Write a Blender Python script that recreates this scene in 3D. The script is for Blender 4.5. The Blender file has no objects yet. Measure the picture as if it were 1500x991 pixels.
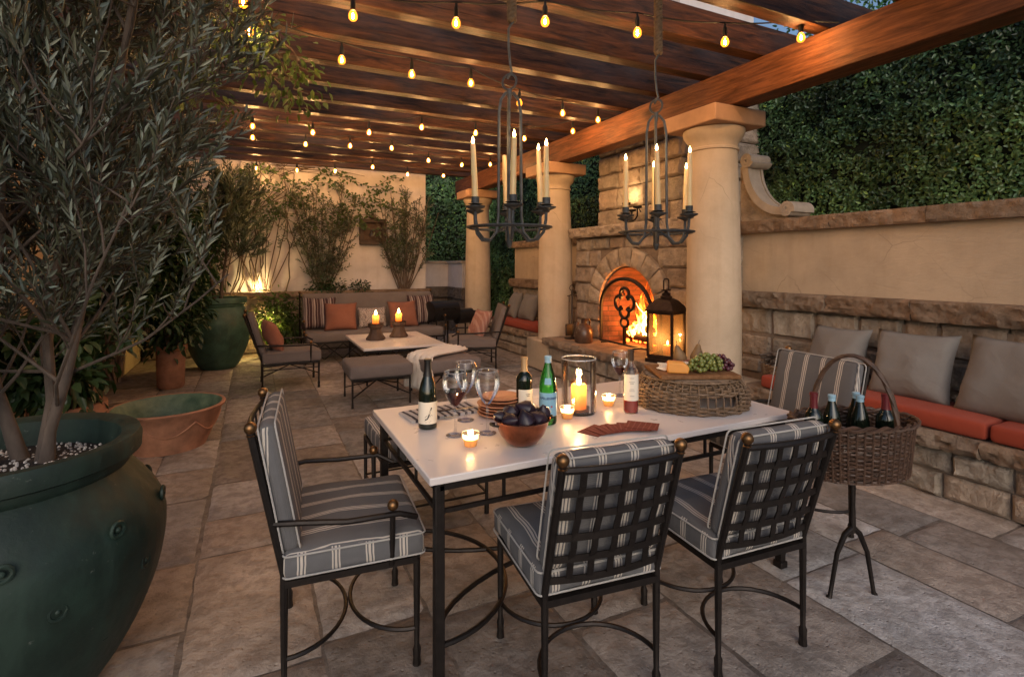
import bpy, bmesh, math, random
import numpy as np
from mathutils import Vector, Matrix, noise
R_ = math.radians
rng = random.Random(7)
nr = np.random.RandomState(11)
scene = bpy.context.scene
COL = scene.collection

# ------------------------------------------------------------------ materials
class NT:
    def __init__(s, name):
        s.m = bpy.data.materials.new(name); s.m.use_nodes = True
        s.t = s.m.node_tree; s.n = s.t.nodes; s.n.clear()
        s.out = s.n.new('ShaderNodeOutputMaterial')
    def __call__(s, typ, ins=None, **kw):
        nd = s.n.new(typ)
        for k, v in kw.items(): setattr(nd, k, v)
        if ins:
            for k, v in ins.items():
                if hasattr(v, 'links') or isinstance(v, bpy.types.NodeSocket): s.t.links.new(v, nd.inputs[k])
                else: nd.inputs[k].default_value = v
        return nd
    def math(s, op, a, b=0.0, c=0.0):
        nd = s.n.new('ShaderNodeMath'); nd.operation = op
        for i, v in enumerate((a, b, c)):
            if isinstance(v, bpy.types.NodeSocket): s.t.links.new(v, nd.inputs[i])
            else: nd.inputs[i].default_value = v
        return nd.outputs[0]
    def mix(s, fac, a, b, mode='MIX'):
        nd = s.n.new('ShaderNodeMix'); nd.data_type = 'RGBA'; nd.blend_type = mode; nd.clamp_factor = True
        for i, v in ((0, fac), (6, a), (7, b)):
            if isinstance(v, bpy.types.NodeSocket): s.t.links.new(v, nd.inputs[i])
            else: nd.inputs[i].default_value = v if i == 0 else (tuple(v) + (1,))[:4]
        return nd.outputs[2]
    def ramp(s, fac, stops):
        nd = s.n.new('ShaderNodeValToRGB'); cr = nd.color_ramp
        while len(cr.elements) < len(stops): cr.elements.new(0.5)
        for e, (p, c) in zip(cr.elements, stops):
            e.position = p; e.color = (tuple(c) + (1,))[:4] if not isinstance(c, float) else (c, c, c, 1)
        s.t.links.new(fac, nd.inputs[0]); return nd.outputs[0]
    def coord(s, which='Object', scale=(1, 1, 1), rand=False):
        tc = s.n.new('ShaderNodeTexCoord'); mp = s.n.new('ShaderNodeMapping')
        s.t.links.new(tc.outputs[which], mp.inputs[0]); mp.inputs['Scale'].default_value = scale
        if rand:
            oi = s.n.new('ShaderNodeObjectInfo')
            k = s.math('MULTIPLY', oi.outputs['Random'], 37.0)
            cb = s.n.new('ShaderNodeCombineXYZ')
            for i in range(3): s.t.links.new(k, cb.inputs[i])
            s.t.links.new(cb.outputs[0], mp.inputs['Location'])
        return mp.outputs[0]
    def noise(s, vec, scale, detail=4, rough=.55, out=0, dist=0):
        nd = s('ShaderNodeTexNoise', {'Vector': vec, 'Scale': scale, 'Detail': detail, 'Roughness': rough, 'Distortion': dist})
        return nd.outputs[out]
    def bump(s, h, strength=.3, dist=.01):
        return s('ShaderNodeBump', {'Height': h, 'Strength': strength, 'Distance': dist}).outputs[0]
    def pbsdf(s, **ins):
        ins = {k.replace('_', ' '): v for k, v in ins.items()}
        for k in list(ins):
            if k == 'Base Color' and not isinstance(ins[k], bpy.types.NodeSocket): ins[k] = (tuple(ins[k]) + (1,))[:4]
        return s('ShaderNodeBsdfPrincipled', ins)
    def fin(s, sh):
        o = sh.outputs[0] if hasattr(sh, 'outputs') else sh
        s.t.links.new(o, s.out.inputs[0]); return s.m

def sc_(c, k): return tuple(min(1, x * k) for x in c)

def mat(name, base, rough=.6, metal=0, var=.25, scale=6, bump=0, bscale=40, bdist=.004, tone=False,
        second=None, world=False, stretch=(1, 1, 1), spec=.5, sheen=0, sss=0, trans=0, coat=0):
    """plain procedural surface: mottled base colour, optional per-piece tone, fine bump"""
    t = NT(name)
    v = t.coord('Object', stretch, rand=not world)
    n = t.noise(v, scale, 6, .6)
    col = t.ramp(n, [(.3, sc_(base, 1 - var)), (.7, second or sc_(base, 1 + var))])
    if tone:
        at = t('ShaderNodeAttribute', attribute_name='tone')
        col = t.mix(1.0, col, at.outputs['Color'], 'MULTIPLY')
    kw = dict(Base_Color=col, Roughness=rough, Metallic=metal, Specular_IOR_Level=spec)
    n2 = t.noise(v, scale * 2.7, 3)
    kw['Roughness'] = t.math('ADD', rough - .08, t.math('MULTIPLY', n2, .16))
    if bump: kw['Normal'] = t.bump(t.noise(v, bscale, 8, .65), bump, bdist)
    if sheen: kw['Sheen_Weight'] = sheen
    if sss: kw.update(Subsurface_Weight=sss, Subsurface_Radius=(.02, .01, .005), Subsurface_Scale=1.0)
    if trans: kw['Transmission_Weight'] = trans
    if coat: kw.update(Coat_Weight=coat, Coat_Roughness=.08)
    return t.fin(t.pbsdf(**kw))

def wood_mat(name, c0, c1, stretch, grain=1.0, rough=.65, gray=.35):
    t = NT(name)
    v = t.coord('Object', stretch, rand=True)
    g = t.noise(v, 3.2, 8, .65, dist=.6)
    fine = t.noise(v, 22, 5, .7)
    col = t.ramp(g, [(.36, c0), (.52, tuple((a + b) / 2 for a, b in zip(c0, c1))), (.66, c1)])
    col = t.mix(t.math('MULTIPLY', fine, .45), col, sc_(c0, .45))
    vo = t('ShaderNodeTexVoronoi', {'Vector': t.coord('Object', tuple(max(.9, s * .28) for s in stretch), True), 'Scale': 1.15})
    knot = t.ramp(vo.outputs[0], [(.06, 1.0), (.16, 0.0)])
    chk = t.ramp(t.noise(t.coord('Object', tuple(s * (.35 if s < 2 else 4.) for s in stretch), True), 1.6, 3, .5), [(.70, 0.), (.74, 1.)])
    col = t.mix(t.math('MULTIPLY', chk, .85), col, sc_(c0, .3))
    col = t.mix(t.math('MULTIPLY', knot, .8), col, sc_(c0, .25))
    if gray:
        w = t.noise(t.coord('Object', (1, 1, 1), True), 1.3, 5, .6)
        col = t.mix(t.math('MULTIPLY', t.ramp(w, [(.45, 0.0), (.7, 1.0)]), gray), col, (.050, .050, .062))  # weathered gray patches, their blue tint painted in for skylight
    nb = t.bump(t.math('SUBTRACT', t.math('ADD', g, t.math('MULTIPLY', fine, .6)), t.math('MULTIPLY', chk, .7)), min(1., .35 * grain), .008)
    return t.fin(t.pbsdf(Base_Color=col, Roughness=rough, Specular_IOR_Level=.14, Normal=nb))

def stripe_mat(name, base, line, period, shift=0., pattern=((.5, .035), (.40, .022), (.60, .022)), boxing=False, axis='X', rough=.9):
    """woven cloth with groups of pale lines across one local axis"""
    t = NT(name)
    tc = t.n.new('ShaderNodeTexCoord')
    sx = t('ShaderNodeSeparateXYZ', {0: tc.outputs['Object']})
    u = sx.outputs[axis]
    if boxing:
        nn = t('ShaderNodeSeparateXYZ', {0: tc.outputs['Normal']})
        side = t.math('GREATER_THAN', t.math('ABSOLUTE', nn.outputs['X']), .75)
        mx = t.n.new('ShaderNodeMix'); mx.data_type = 'FLOAT'
        t.t.links.new(side, mx.inputs[0]); t.t.links.new(sx.outputs['X'], mx.inputs[2]); t.t.links.new(sx.outputs['Y'], mx.inputs[3])
        u = mx.outputs[0]
    wob = t.math('MULTIPLY', t.math('SUBTRACT', t.noise(t.coord('Object', (1, 1, 1)), 5.5, 3, .5), .5), .022)
    u = t.math('ADD', u, wob)
    f = t.math('FRACT', t.math('ADD', t.math('DIVIDE', u, period), 50.0 + shift))
    acc = None
    for c, w in pattern:
        k = t.math('LESS_THAN', t.math('ABSOLUTE', t.math('SUBTRACT', f, c)), w)
        acc = k if acc is None else t.math('MAXIMUM', acc, k)
    v = t.coord('Object', (1, 1, 1))
    w1 = t('ShaderNodeTexWave', {'Vector': v, 'Scale': 180., 'Distortion': 1.5, 'Detail': 2.}, bands_direction='Y')
    w2 = t('ShaderNodeTexWave', {'Vector': v, 'Scale': 180., 'Distortion': 1.5, 'Detail': 2.}, bands_direction='X')
    weave = t.math('MULTIPLY', t.math('ADD', w1.outputs[1], w2.outputs[1]), .5)
    b = t.mix(t.noise(v, 9, 5), sc_(base, .8), sc_(base, 1.25))
    b = t.mix(t.math('MULTIPLY', weave, .25), b, sc_(base, .6))
    col = t.mix(acc, b, line)
    return t.fin(t.pbsdf(Base_Color=col, Roughness=rough, Sheen_Weight=.04, Specular_IOR_Level=.2, Normal=t.bump(t.math('ADD', t.math('MULTIPLY', weave, .3), t.math('MULTIPLY', t.noise(v, 9, 4, .5, dist=1.), 1.6)), .55, .014)))

def cloth_mat(name, base, var=.18, scale=7, rough=.92):
    t = NT(name); v = t.coord('Object', (1, 1, 1), True)
    w = t('ShaderNodeTexWave', {'Vector': v, 'Scale': 160., 'Distortion': 2., 'Detail': 2.}, bands_direction='DIAGONAL')
    col = t.mix(t.noise(v, scale, 5), sc_(base, 1 - var), sc_(base, 1 + var))
    col = t.mix(t.math('MULTIPLY', w.outputs[1], .2), col, sc_(base, .6))
    hgt = t.math('ADD', t.math('MULTIPLY', w.outputs[1], .15), t.math('MULTIPLY', t.noise(v, 7, 4, .5, dist=1.2), 1.5))
    return t.fin(t.pbsdf(Base_Color=col, Roughness=rough, Sheen_Weight=.06, Specular_IOR_Level=.2, Normal=t.bump(hgt, .5, .014)))

def leaf_mat(name, top, under, var=.35, rough=.45, transl=.25):
    t = NT(name)
    at = t('ShaderNodeAttribute', attribute_name='tone')
    ge = t.n.new('ShaderNodeNewGeometry')
    col = t.mix(ge.outputs['Backfacing'], top, under)
    col = t.mix(1.0, col, at.outputs['Color'], 'MULTIPLY')
    p = t.pbsdf(Base_Color=col, Roughness=rough, Specular_IOR_Level=.45)
    tr = t('ShaderNodeBsdfTranslucent', {'Color': t.mix(.5, col, (top[0] * 2.2, top[1] * 2.0, top[2] * .8))})
    return t.fin(t('ShaderNodeMixShader', {0: transl, 1: p.outputs[0], 2: tr.outputs[0]}))

def emit_mat(name, col, strength, low=None, z0=0, z1=.05):
    t = NT(name)
    c = (tuple(col) + (1,))[:4]
    ins = {'Color': c, 'Strength': strength}
    if low:
        tc = t.n.new('ShaderNodeTexCoord'); s = t('ShaderNodeSeparateXYZ', {0: tc.outputs['Object']})
        k = t.math('DIVIDE', t.math('SUBTRACT', s.outputs['Z'], z0), z1 - z0)
        ins['Color'] = t.ramp(k, [(0., low), (.35, col), (1., sc_(low, .9))])
    return t.fin(t('ShaderNodeEmission', ins))

def glass_mat(name, tint=(1, 1, 1), refl=1.0, rough=.02, clear=.96):
    t = NT(name)
    fr = t('ShaderNodeFresnel', {'IOR': 1.5})
    tr = t('ShaderNodeBsdfTransparent', {'Color': tuple(clear * x for x in tint) + (1,)})
    gl = t('ShaderNodeBsdfGlossy', {'Color': (1, 1, 1, 1), 'Roughness': rough})
    return t.fin(t('ShaderNodeMixShader', {0: t.math('MULTIPLY', fr.outputs[0], refl), 1: tr.outputs[0], 2: gl.outputs[0]}))

M = {}
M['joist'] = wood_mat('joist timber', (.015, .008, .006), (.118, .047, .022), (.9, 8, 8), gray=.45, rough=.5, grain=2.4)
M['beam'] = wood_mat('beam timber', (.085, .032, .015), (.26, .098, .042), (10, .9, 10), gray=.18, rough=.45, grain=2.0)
def plaster(name, base, trowel=.35, base_dirt=True):
    """hand-troweled render: mottling, faint vertical weather streaks, hairline cracks"""
    t = NT(name); v = t.coord('Object', (1, 1, 1))
    n1 = t.noise(v, 1.6, 6, .6); n2 = t.noise(v, 7, 6, .65); st = t.noise(t.coord('Object', (6, 6, .5)), 1.5, 5, .6)
    col = t.ramp(n1, [(.3, sc_(base, .84)), (.7, sc_(base, 1.12))])
    col = t.mix(t.math('MULTIPLY', t.ramp(n2, [(.45, 0.), (.7, 1.)]), .30), col, tuple(a * b for a, b in zip(base, (.72, .68, .64))))
    col = t.mix(t.math('MULTIPLY', t.ramp(st, [(.52, 0.), (.75, 1.)]), .30), col, tuple(a * b for a, b in zip(base, (.66, .60, .54))))
    wv = t.noise(v, 3, 3, .6, out=1); mp = t.n.new('ShaderNodeMix'); mp.data_type = 'VECTOR'; mp.inputs[0].default_value = .12
    t.t.links.new(v, mp.inputs[4]); t.t.links.new(wv, mp.inputs[5])
    vo = t('ShaderNodeTexVoronoi', {'Vector': mp.outputs[1], 'Scale': 2.1}, feature='DISTANCE_TO_EDGE')
    crack = t.math('MULTIPLY', t.ramp(vo.outputs[0], [(.0, 1.), (.006, 0.)]), t.ramp(t.noise(v, 1.1, 2), [(.5, 0.), (.6, 1.)]))
    col = t.mix(t.math('MULTIPLY', crack, .55), col, sc_(base, .4))
    h = t.math('ADD', t.math('MULTIPLY', t.noise(t.coord('Object', (3, 3, 9)), 2.2, 6, .6, dist=1.2), 1.0), t.math('MULTIPLY', t.noise(v, 70, 4), .25))
    return t.fin(t.pbsdf(Base_Color=col, Roughness=.88, Specular_IOR_Level=.25, Normal=t.bump(h, trowel, .012)))
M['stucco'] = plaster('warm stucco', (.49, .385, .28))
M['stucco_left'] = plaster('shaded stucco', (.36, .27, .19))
M['stucco_pale'] = plaster('pale stucco', (.66, .60, .59), .25)
M['column'] = plaster('column plaster', (.57, .45, .33), .22)
M['abacus'] = mat('cast capital', (.46, .27, .16), .85, var=.15, scale=5, bump=.25, bscale=40, world=True)
M['stone'] = mat('rough sandstone', (.37, .295, .23), .92, var=.30, scale=9, bump=1, bscale=30, bdist=.03, tone=True, world=True)
M['stone_dark'] = mat('weathered stone', (.17, .13, .105), .92, var=.35, scale=8, bump=1, bscale=28, bdist=.03, tone=True, world=True)
M['mortar'] = mat('mortar', (.22, .165, .125), .95, var=.2, scale=20, bump=.5, bscale=60, world=True)
M['ledge'] = mat('ledge stone', (.235, .165, .115), .9, var=.35, scale=8, bump=1, bscale=24, bdist=.03, world=True, tone=True)
M['carved'] = mat('carved stone', (.40, .33, .27), .85, var=.2, scale=6, bump=.3, bscale=50, world=True)
M['iron'] = mat('dark wrought iron', (.020, .015, .013), .48, .6, var=.3, scale=30, bump=.15, bscale=80, bdist=.001)
M['iron_gray'] = mat('weathered iron', (.055, .058, .062), .6, .5, var=.45, scale=25, bump=.6, bscale=60, bdist=.002)
M['brass'] = mat('aged brass', (.20, .105, .045), .34, .9, var=.3, scale=40)
M['rope'] = mat('jute rope', (.14, .085, .045), .95, var=.3, scale=60, bump=.8, bscale=90)
M['table'] = mat('cream stone tabletop', (.70, .63, .60), .30, var=.025, scale=5, bump=.012, bscale=90, spec=.5)
M['stripe'] = stripe_mat('striped canvas', (.150, .145, .148), (.60, .53, .46), .112)
M['stripe_box'] = stripe_mat('striped canvas boxing', (.150, .145, .148), (.60, .53, .46), .112, boxing=True)
M['piping'] = cloth_mat('cream piping', (.46, .43, .40))
M['taupe'] = cloth_mat('taupe canvas', (.185, .152, .143))
M['rust'] = cloth_mat('rust canvas', (.29, .115, .075))
M['orange'] = cloth_mat('burnt orange canvas', (.33, .058, .030), .1)
M['gray_pillow'] = cloth_mat('stone gray canvas', (.225, .205, .190), .1)
M['maroon_stripe'] = stripe_mat('maroon striped canvas', (.075, .038, .040), (.42, .34, .31), .115, pattern=((.5, .07), (.22, .035), (.36, .02), (.82, .025)))
M['throw'] = cloth_mat('ivory throw', (.82, .76, .70), .06)
def pot_mat(name, base, worn, rough):
    t = NT(name); v = t.coord('Object', (1, 1, 1))
    n = t.noise(v, 5, 7, .65); drip = t.noise(t.coord('Object', (7, 7, .8)), 1.8, 6, .6); sp = t.noise(v, 38, 4, .7)
    col = t.ramp(n, [(.3, sc_(base, .6)), (.5, base), (.72, sc_(base, 1.7))])
    col = t.mix(t.math('MULTIPLY', t.ramp(drip, [(.5, 0.), (.66, 1.)]), .55), col, worn)
    col = t.mix(t.math('MULTIPLY', t.ramp(sp, [(.66, 0.), (.74, 1.)]), .5), col, (.16, .17, .15))
    sxyz = t('ShaderNodeSeparateXYZ', {0: v})
    h = t.math('ADD', t.math('MULTIPLY', n, .7), t.math('MULTIPLY', sp, .35))
    return t.fin(t.pbsdf(Base_Color=col, Roughness=t.ramp(drip, [(.35, rough), (.7, rough + .3)]), Specular_IOR_Level=.45, Normal=t.bump(h, .5, .008)))
M['greenpot'] = pot_mat('green glazed pot', (.011, .025, .018), (.026, .052, .038), .48)
M['greenurn'] = pot_mat('pale green glazed urn', (.035, .085, .062), (.075, .14, .105), .4)
M['greenglaze'] = mat('worn green glaze', (.06, .17, .12), .45, var=.5, scale=7, second=(.17, .25, .17), bump=.3)
M['terracotta'] = mat('terracotta', (.36, .175, .105), .85, var=.45, scale=5, bump=.4, bscale=30)
M['soil'] = mat('potting soil', (.030, .020, .014), .95, var=.5, scale=40, bump=1, bscale=50, bdist=.02)
M['pebble'] = mat('perlite', (.55, .50, .45), .8, var=.3, scale=30)
M['bark'] = mat('olive bark', (.085, .062, .048), .9, var=.4, scale=20, bump=.9, bscale=40, stretch=(1, 1, .3))
M['bark_dark'] = mat('thin dark stems', (.10, .07, .05), .9, var=.4, scale=20, bump=.5, bscale=40)
M['olive'] = leaf_mat('olive leaf', (.040, .045, .027), (.12, .135, .105), transl=.12)
M['olive_far'] = leaf_mat('olive leaf far', (.050, .070, .046), (.12, .14, .10), transl=.15)
M['vineleaf'] = leaf_mat('vine leaf', (.045, .085, .020), (.07, .11, .035), transl=.42)
M['shrubleaf'] = leaf_mat('shrub leaf', (.018, .045, .014), (.04, .075, .03), rough=.35)
M['hedgeleaf'] = leaf_mat('hedge leaf', (.042, .125, .030), (.08, .15, .055), rough=.36, transl=.12)
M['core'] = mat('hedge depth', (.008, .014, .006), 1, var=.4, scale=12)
M['wicker'] = mat('brown wicker', (.070, .036, .022), .55, var=.45, scale=35, bump=.4, bscale=60)
M['wicker_pale'] = mat('weathered wicker', (.17, .105, .06), .6, var=.45, scale=35, bump=.4, bscale=60)
M['board'] = wood_mat('cutting board', (.17, .075, .03), (.30, .15, .07), (14, 2, 14), gray=0)
M['copper'] = mat('hammered copper', (.36, .125, .06), .14, 1, var=.45, scale=14, bump=.12, bscale=26, bdist=.003)
M['fig'] = mat('dark plum skin', (.020, .010, .018), .38, var=.5, scale=18)
M['plate'] = mat('terracotta plates', (.50, .22, .12), .45, var=.2, scale=14)
M['napkin_red'] = stripe_mat('red patterned napkin', (.20, .040, .024), (.27, .075, .05), .022, pattern=((.5, .12),))
M['napkin_white'] = cloth_mat('white linen', (.78, .74, .72), .04)
M['wax_taper'] = mat('beeswax taper', (.62, .44, .22), .5, var=.06, scale=20, sss=.35)

M['flame'] = emit_mat('candle flame', (1, .62, .22), 26)
def bulb_mat():
    t = NT('warm bulb glass'); tr = t('ShaderNodeBsdfTransparent', {'Color': (1, .93, .8, 1)}); em = t('ShaderNodeEmission', {'Color': (1, .27, .02, 1), 'Strength': 2.6})
    return t.fin(t('ShaderNodeMixShader', {0: .5, 1: tr.outputs[0], 2: em.outputs[0]}))
M['bulb'] = bulb_mat()
M['filament'] = emit_mat('glowing filament', (1, .55, .22), 2700)
M['lens'] = emit_mat('lit lens', (1, .6, .2), 12)
def wax_mat(name, base, tr_):
    t = NT(name); v = t.coord('Object', (1, 1, 1)); col = t.mix(t.noise(v, 20, 4), sc_(base, .9), base)
    p = t.pbsdf(Base_Color=col, Roughness=.5); q = t('ShaderNodeBsdfTranslucent', {'Color': col})
    return t.fin(t('ShaderNodeMixShader', {0: tr_, 1: p.outputs[0], 2: q.outputs[0]}))
def votive_mat():
    t = NT('frosted votive glass'); tr = t('ShaderNodeBsdfTransparent', {'Color': (1, .97, .9, 1)}); q = t('ShaderNodeBsdfTranslucent', {'Color': (1, .9, .7, 1)}); g = t('ShaderNodeBsdfGlossy', {'Roughness': .1})
    m1 = t('ShaderNodeMixShader', {0: .45, 1: tr.outputs[0], 2: q.outputs[0]}); return t.fin(t('ShaderNodeMixShader', {0: .06, 1: m1.outputs[0], 2: g.outputs[0]}))
def fire_mat():
    t = NT('log fire'); v = t.coord('Object', (1, 1, .45)); tc = t.coord('Object', (1, 1, 1)); s = t('ShaderNodeSeparateXYZ', {0: tc})
    k = t.math('DIVIDE', s.outputs['Z'], .55); n = t.noise(v, 17, 4, .6, dist=.8)
    a = t.math('ADD', n, t.math('MULTIPLY', k, -.28)); fac = t.ramp(a, [(.34, .05), (.52, .95)])
    col = t.ramp(k, [(0., (1, .30, .04)), (.4, (1, .24, .02)), (1., (1, .10, .006))])
    em = t('ShaderNodeEmission', {'Color': col, 'Strength': 13.}); tr = t('ShaderNodeBsdfTransparent', {})
    return t.fin(t('ShaderNodeMixShader', {0: fac, 1: tr.outputs[0], 2: em.outputs[0]}))
M['fire'] = fire_mat()
M['fire_core'] = emit_mat('hot log fire', (1, .50, .10), 18)
M['ember'] = emit_mat('embers', (1, .14, .015), 5)
M['wax'] = wax_mat('ivory wax', (.88, .40, .11), .5); M['wax_white'] = wax_mat('tealight wax', (.95, .72, .42), .5); M['votive'] = votive_mat()
M['glass'] = glass_mat('clear glass', (1, 1, 1), .8, clear=.985)
def green_glass():
    t = NT('green glass'); tr = t('ShaderNodeBsdfTransparent', {'Color': (.34, .80, .40, 1)}); q = t('ShaderNodeBsdfTranslucent', {'Color': (.12, .55, .20, 1)}); g = t('ShaderNodeBsdfGlossy', {'Roughness': .03}); f = t('ShaderNodeFresnel', {'IOR': 1.5})
    m1 = t('ShaderNodeMixShader', {0: .40, 1: tr.outputs[0], 2: q.outputs[0]}); return t.fin(t('ShaderNodeMixShader', {0: f.outputs[0], 1: m1.outputs[0], 2: g.outputs[0]}))
M['glass_green'] = green_glass()
def rim_glass():  # pale diffuse mixed in as a painted highlight along the glass edge
    t = NT('glass rim'); tr = t('ShaderNodeBsdfTransparent', {}); d = t('ShaderNodeBsdfDiffuse', {'Color': (.8, .8, .8, 1)}); g = t('ShaderNodeBsdfGlossy', {'Roughness': .12})
    m1 = t('ShaderNodeMixShader', {0: .5, 1: d.outputs[0], 2: g.outputs[0]}); return t.fin(t('ShaderNodeMixShader', {0: .6, 1: tr.outputs[0], 2: m1.outputs[0]}))
M['rim'] = rim_glass()
def glow_glass():  # amber translucency put into the panes for the candle's glow
    t = NT('glow tinted glass'); tr = t('ShaderNodeBsdfTransparent', {'Color': (1, .9, .75, 1)}); q = t('ShaderNodeBsdfTranslucent', {'Color': (1, .72, .40, 1)}); g = t('ShaderNodeBsdfGlossy', {'Roughness': .08})
    m1 = t('ShaderNodeMixShader', {0: .09, 1: tr.outputs[0], 2: q.outputs[0]}); return t.fin(t('ShaderNodeMixShader', {0: .06, 1: m1.outputs[0], 2: g.outputs[0]}))
M['glass_lamp'] = glow_glass()
M['bottle_dark'] = mat('dark green bottle', (.006, .010, .006), .07, var=.2, scale=5, spec=.6)
M['foil_black'] = mat('black foil', (.012, .010, .010), .35, .2, var=.2)
M['foil_brown'] = mat('dark brown foil', (.06, .032, .018), .4, .3, var=.2)
M['foil_gold'] = mat('tan foil', (.42, .27, .14), .4, .3, var=.1)
M['foil_red'] = mat('dark red foil', (.12, .012, .018), .35, .1, var=.2)
M['label'] = mat('cream label', (.74, .66, .54), .7, var=.04, scale=20)
M['label_blue'] = mat('pale blue label', (.22, .42, .55), .6, var=.08, scale=20)
M['cap_blue'] = mat('pale blue cap', (.30, .48, .60), .4, var=.05)
M['ink'] = mat('label ink', (.035, .03, .03), .7, var=.1)
M['ink_blue'] = mat('navy ink', (.02, .04, .13), .7, var=.1)
M['ink_red'] = mat('red ink', (.45, .03, .03), .7, var=.1)
M['wine'] = mat('red wine', (.022, .001, .003), .05, var=.05, spec=.6)
M['rose'] = mat('rose wine', (.34, .05, .035), .08, var=.05, spec=.6)
M['cheese'] = mat('orange cheese', (.70, .30, .06), .55, var=.08, scale=18, sss=.2)
M['cheese_white'] = mat('white cheese', (.78, .70, .58), .6, var=.06, scale=18)
M['salami'] = mat('cured meat', (.28, .075, .05), .5, var=.4, scale=60)
M['grape_green'] = mat('green grape', (.16, .18, .045), .28, var=.25, scale=20, sss=.3)
M['grape_red'] = mat('red grape', (.075, .018, .028), .3, var=.4, scale=20)
M['pear'] = mat('russet pear', (.18, .10, .04), .6, var=.3, scale=18)
M['jug'] = mat('brown glazed jug', (.055, .028, .018), .3, var=.4, scale=8, second=(.10, .055, .035))
M['bronze'] = mat('dark bronze', (.045, .026, .018), .45, .7, var=.4, scale=14, bump=.2, bscale=50)
M['pedestal'] = mat('carved dark wood', (.075, .042, .028), .7, var=.4, scale=12, bump=.5, bscale=40)
M['pattern'] = None
M['black'] = mat('soot black steel', (.008, .007, .007), .5, .3, var=.3)
M['cover'] = mat('black grill enamel', (.018, .017, .018), .32, .3, var=.3, scale=5, spec=.5)
M['cable'] = mat('black rubber', (.008, .008, .008), .7, var=.2)
M['log'] = mat('charred log', (.045, .025, .015), .95, var=.6, scale=18, bump=1, bscale=30)
M['silver'] = mat('dull silver', (.35, .33, .31), .3, 1, var=.2)
M['niche'] = mat('dark niche wood', (.055, .034, .025), .7, var=.4, scale=12, bump=.4)
M['teal'] = mat('teal glazed panel', (.03, .09, .09), .5, var=.3)
M['earth'] = mat('garden earth', (.055, .042, .028), 1, var=.35, scale=3, bump=.8, bscale=30, bdist=.02, world=True)

def floor_mat():
    t = NT('flagstone'); v = t.coord('Object', (1, 1, 1))
    at = t('ShaderNodeAttribute', attribute_name='tone')
    sh_ = t('ShaderNodeVectorMath', {0: at.outputs['Color'], 1: (41., 67., 23.)}, operation='MULTIPLY'); v = t('ShaderNodeVectorMath', {0: v, 1: sh_.outputs[0]}, operation='ADD').outputs[0]
    n = t.noise(v, 2.2, 8, .62); n2 = t.noise(v, 14, 6, .7)
    col = t.ramp(n, [(.3, (.23, .20, .176)), (.52, (.345, .305, .275)), (.72, (.48, .43, .395))])
    col = t.mix(t.math('MULTIPLY', t.ramp(n2, [(.44, 0.), (.58, 1.)]), .55), col, (.155, .13, .112))
    n3 = t.noise(v, .9, 5, .7)
    col = t.mix(t.math('MULTIPLY', t.ramp(n3, [(.5, 0.), (.68, 1.)]), .35), col, (.17, .125, .09))
    col = t.mix(1.0, col, at.outputs['Color'], 'MULTIPLY')
    vo = t('ShaderNodeTexVoronoi', {'Vector': v, 'Scale': 34.}, feature='F1')
    pit = t.ramp(vo.outputs[0], [(.0, .0), (.22, 1.)])
    h = t.math('ADD', t.math('MULTIPLY', n2, .8), t.math('MULTIPLY', pit, .25))
    h = t.math('ADD', h, t.math('MULTIPLY', t.noise(v, 5, 5), 1.2))
    return t.fin(t.pbsdf(Base_Color=col, Roughness=t.ramp(n2, [(.3, .50), (.7, .78)]), Specular_IOR_Level=.4, Normal=t.bump(h, .9, .018)))
M['floor'] = floor_mat()

def brick_mat():
    t = NT('fire brick')
    tc = t.n.new('ShaderNodeTexCoord'); s = t('ShaderNodeSeparateXYZ', {0: tc.outputs['Object']})
    cb = t.n.new('ShaderNodeCombineXYZ')
    t.t.links.new(t.math('ADD', s.outputs['Y'], s.outputs['X']), cb.inputs[0]); t.t.links.new(s.outputs['Z'], cb.inputs[1])
    b = t('ShaderNodeTexBrick', {'Vector': cb.outputs[0], 'Color1': (.17, .062, .038, 1), 'Color2': (.27, .11, .065, 1), 'Mortar': (.10, .06, .045, 1),
          'Scale': 1.0, 'Mortar Size': .006, 'Brick Width': .22, 'Row Height': .065})
    soot = t.ramp(t.noise(t.coord('Object', (1, 1.5, .8)), 3.2, 6, .65), [(.42, 0.), (.62, 1.)])
    cc = t.mix(t.math('MULTIPLY', soot, .8), b.outputs[0], (.02, .013, .010))
    return t.fin(t.pbsdf(Base_Color=cc, Roughness=.9, Normal=t.bump(b.outputs[1], -.4, .006)))
M['brick'] = brick_mat()

def pattern_mat():
    t = NT('paisley cloth'); v = t.coord('Object', (1, 1, 1))
    vo = t('ShaderNodeTexVoronoi', {'Vector': v, 'Scale': 34.}, feature='DISTANCE_TO_EDGE')
    n = t.noise(v, 48, 3, .6, dist=2.)
    k = t.ramp(t.math('ADD', vo.outputs[0], t.math('MULTIPLY', n, .5)), [(.28, 0.), (.34, 1.)])
    return t.fin(t.pbsdf(Base_Color=t.mix(k, (.10, .07, .065), (.46, .38, .34)), Roughness=.92))
M['pattern'] = pattern_mat()

# ------------------------------------------------------------------ mesh helpers
def frame_of(d):
    d = Vector(d).normalized()
    up = Vector((0, 0, 1)) if abs(d.z) < .95 else Vector((0, 1, 0))
    a = d.cross(up).normalized(); b = a.cross(d).normalized()
    return a, b

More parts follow.
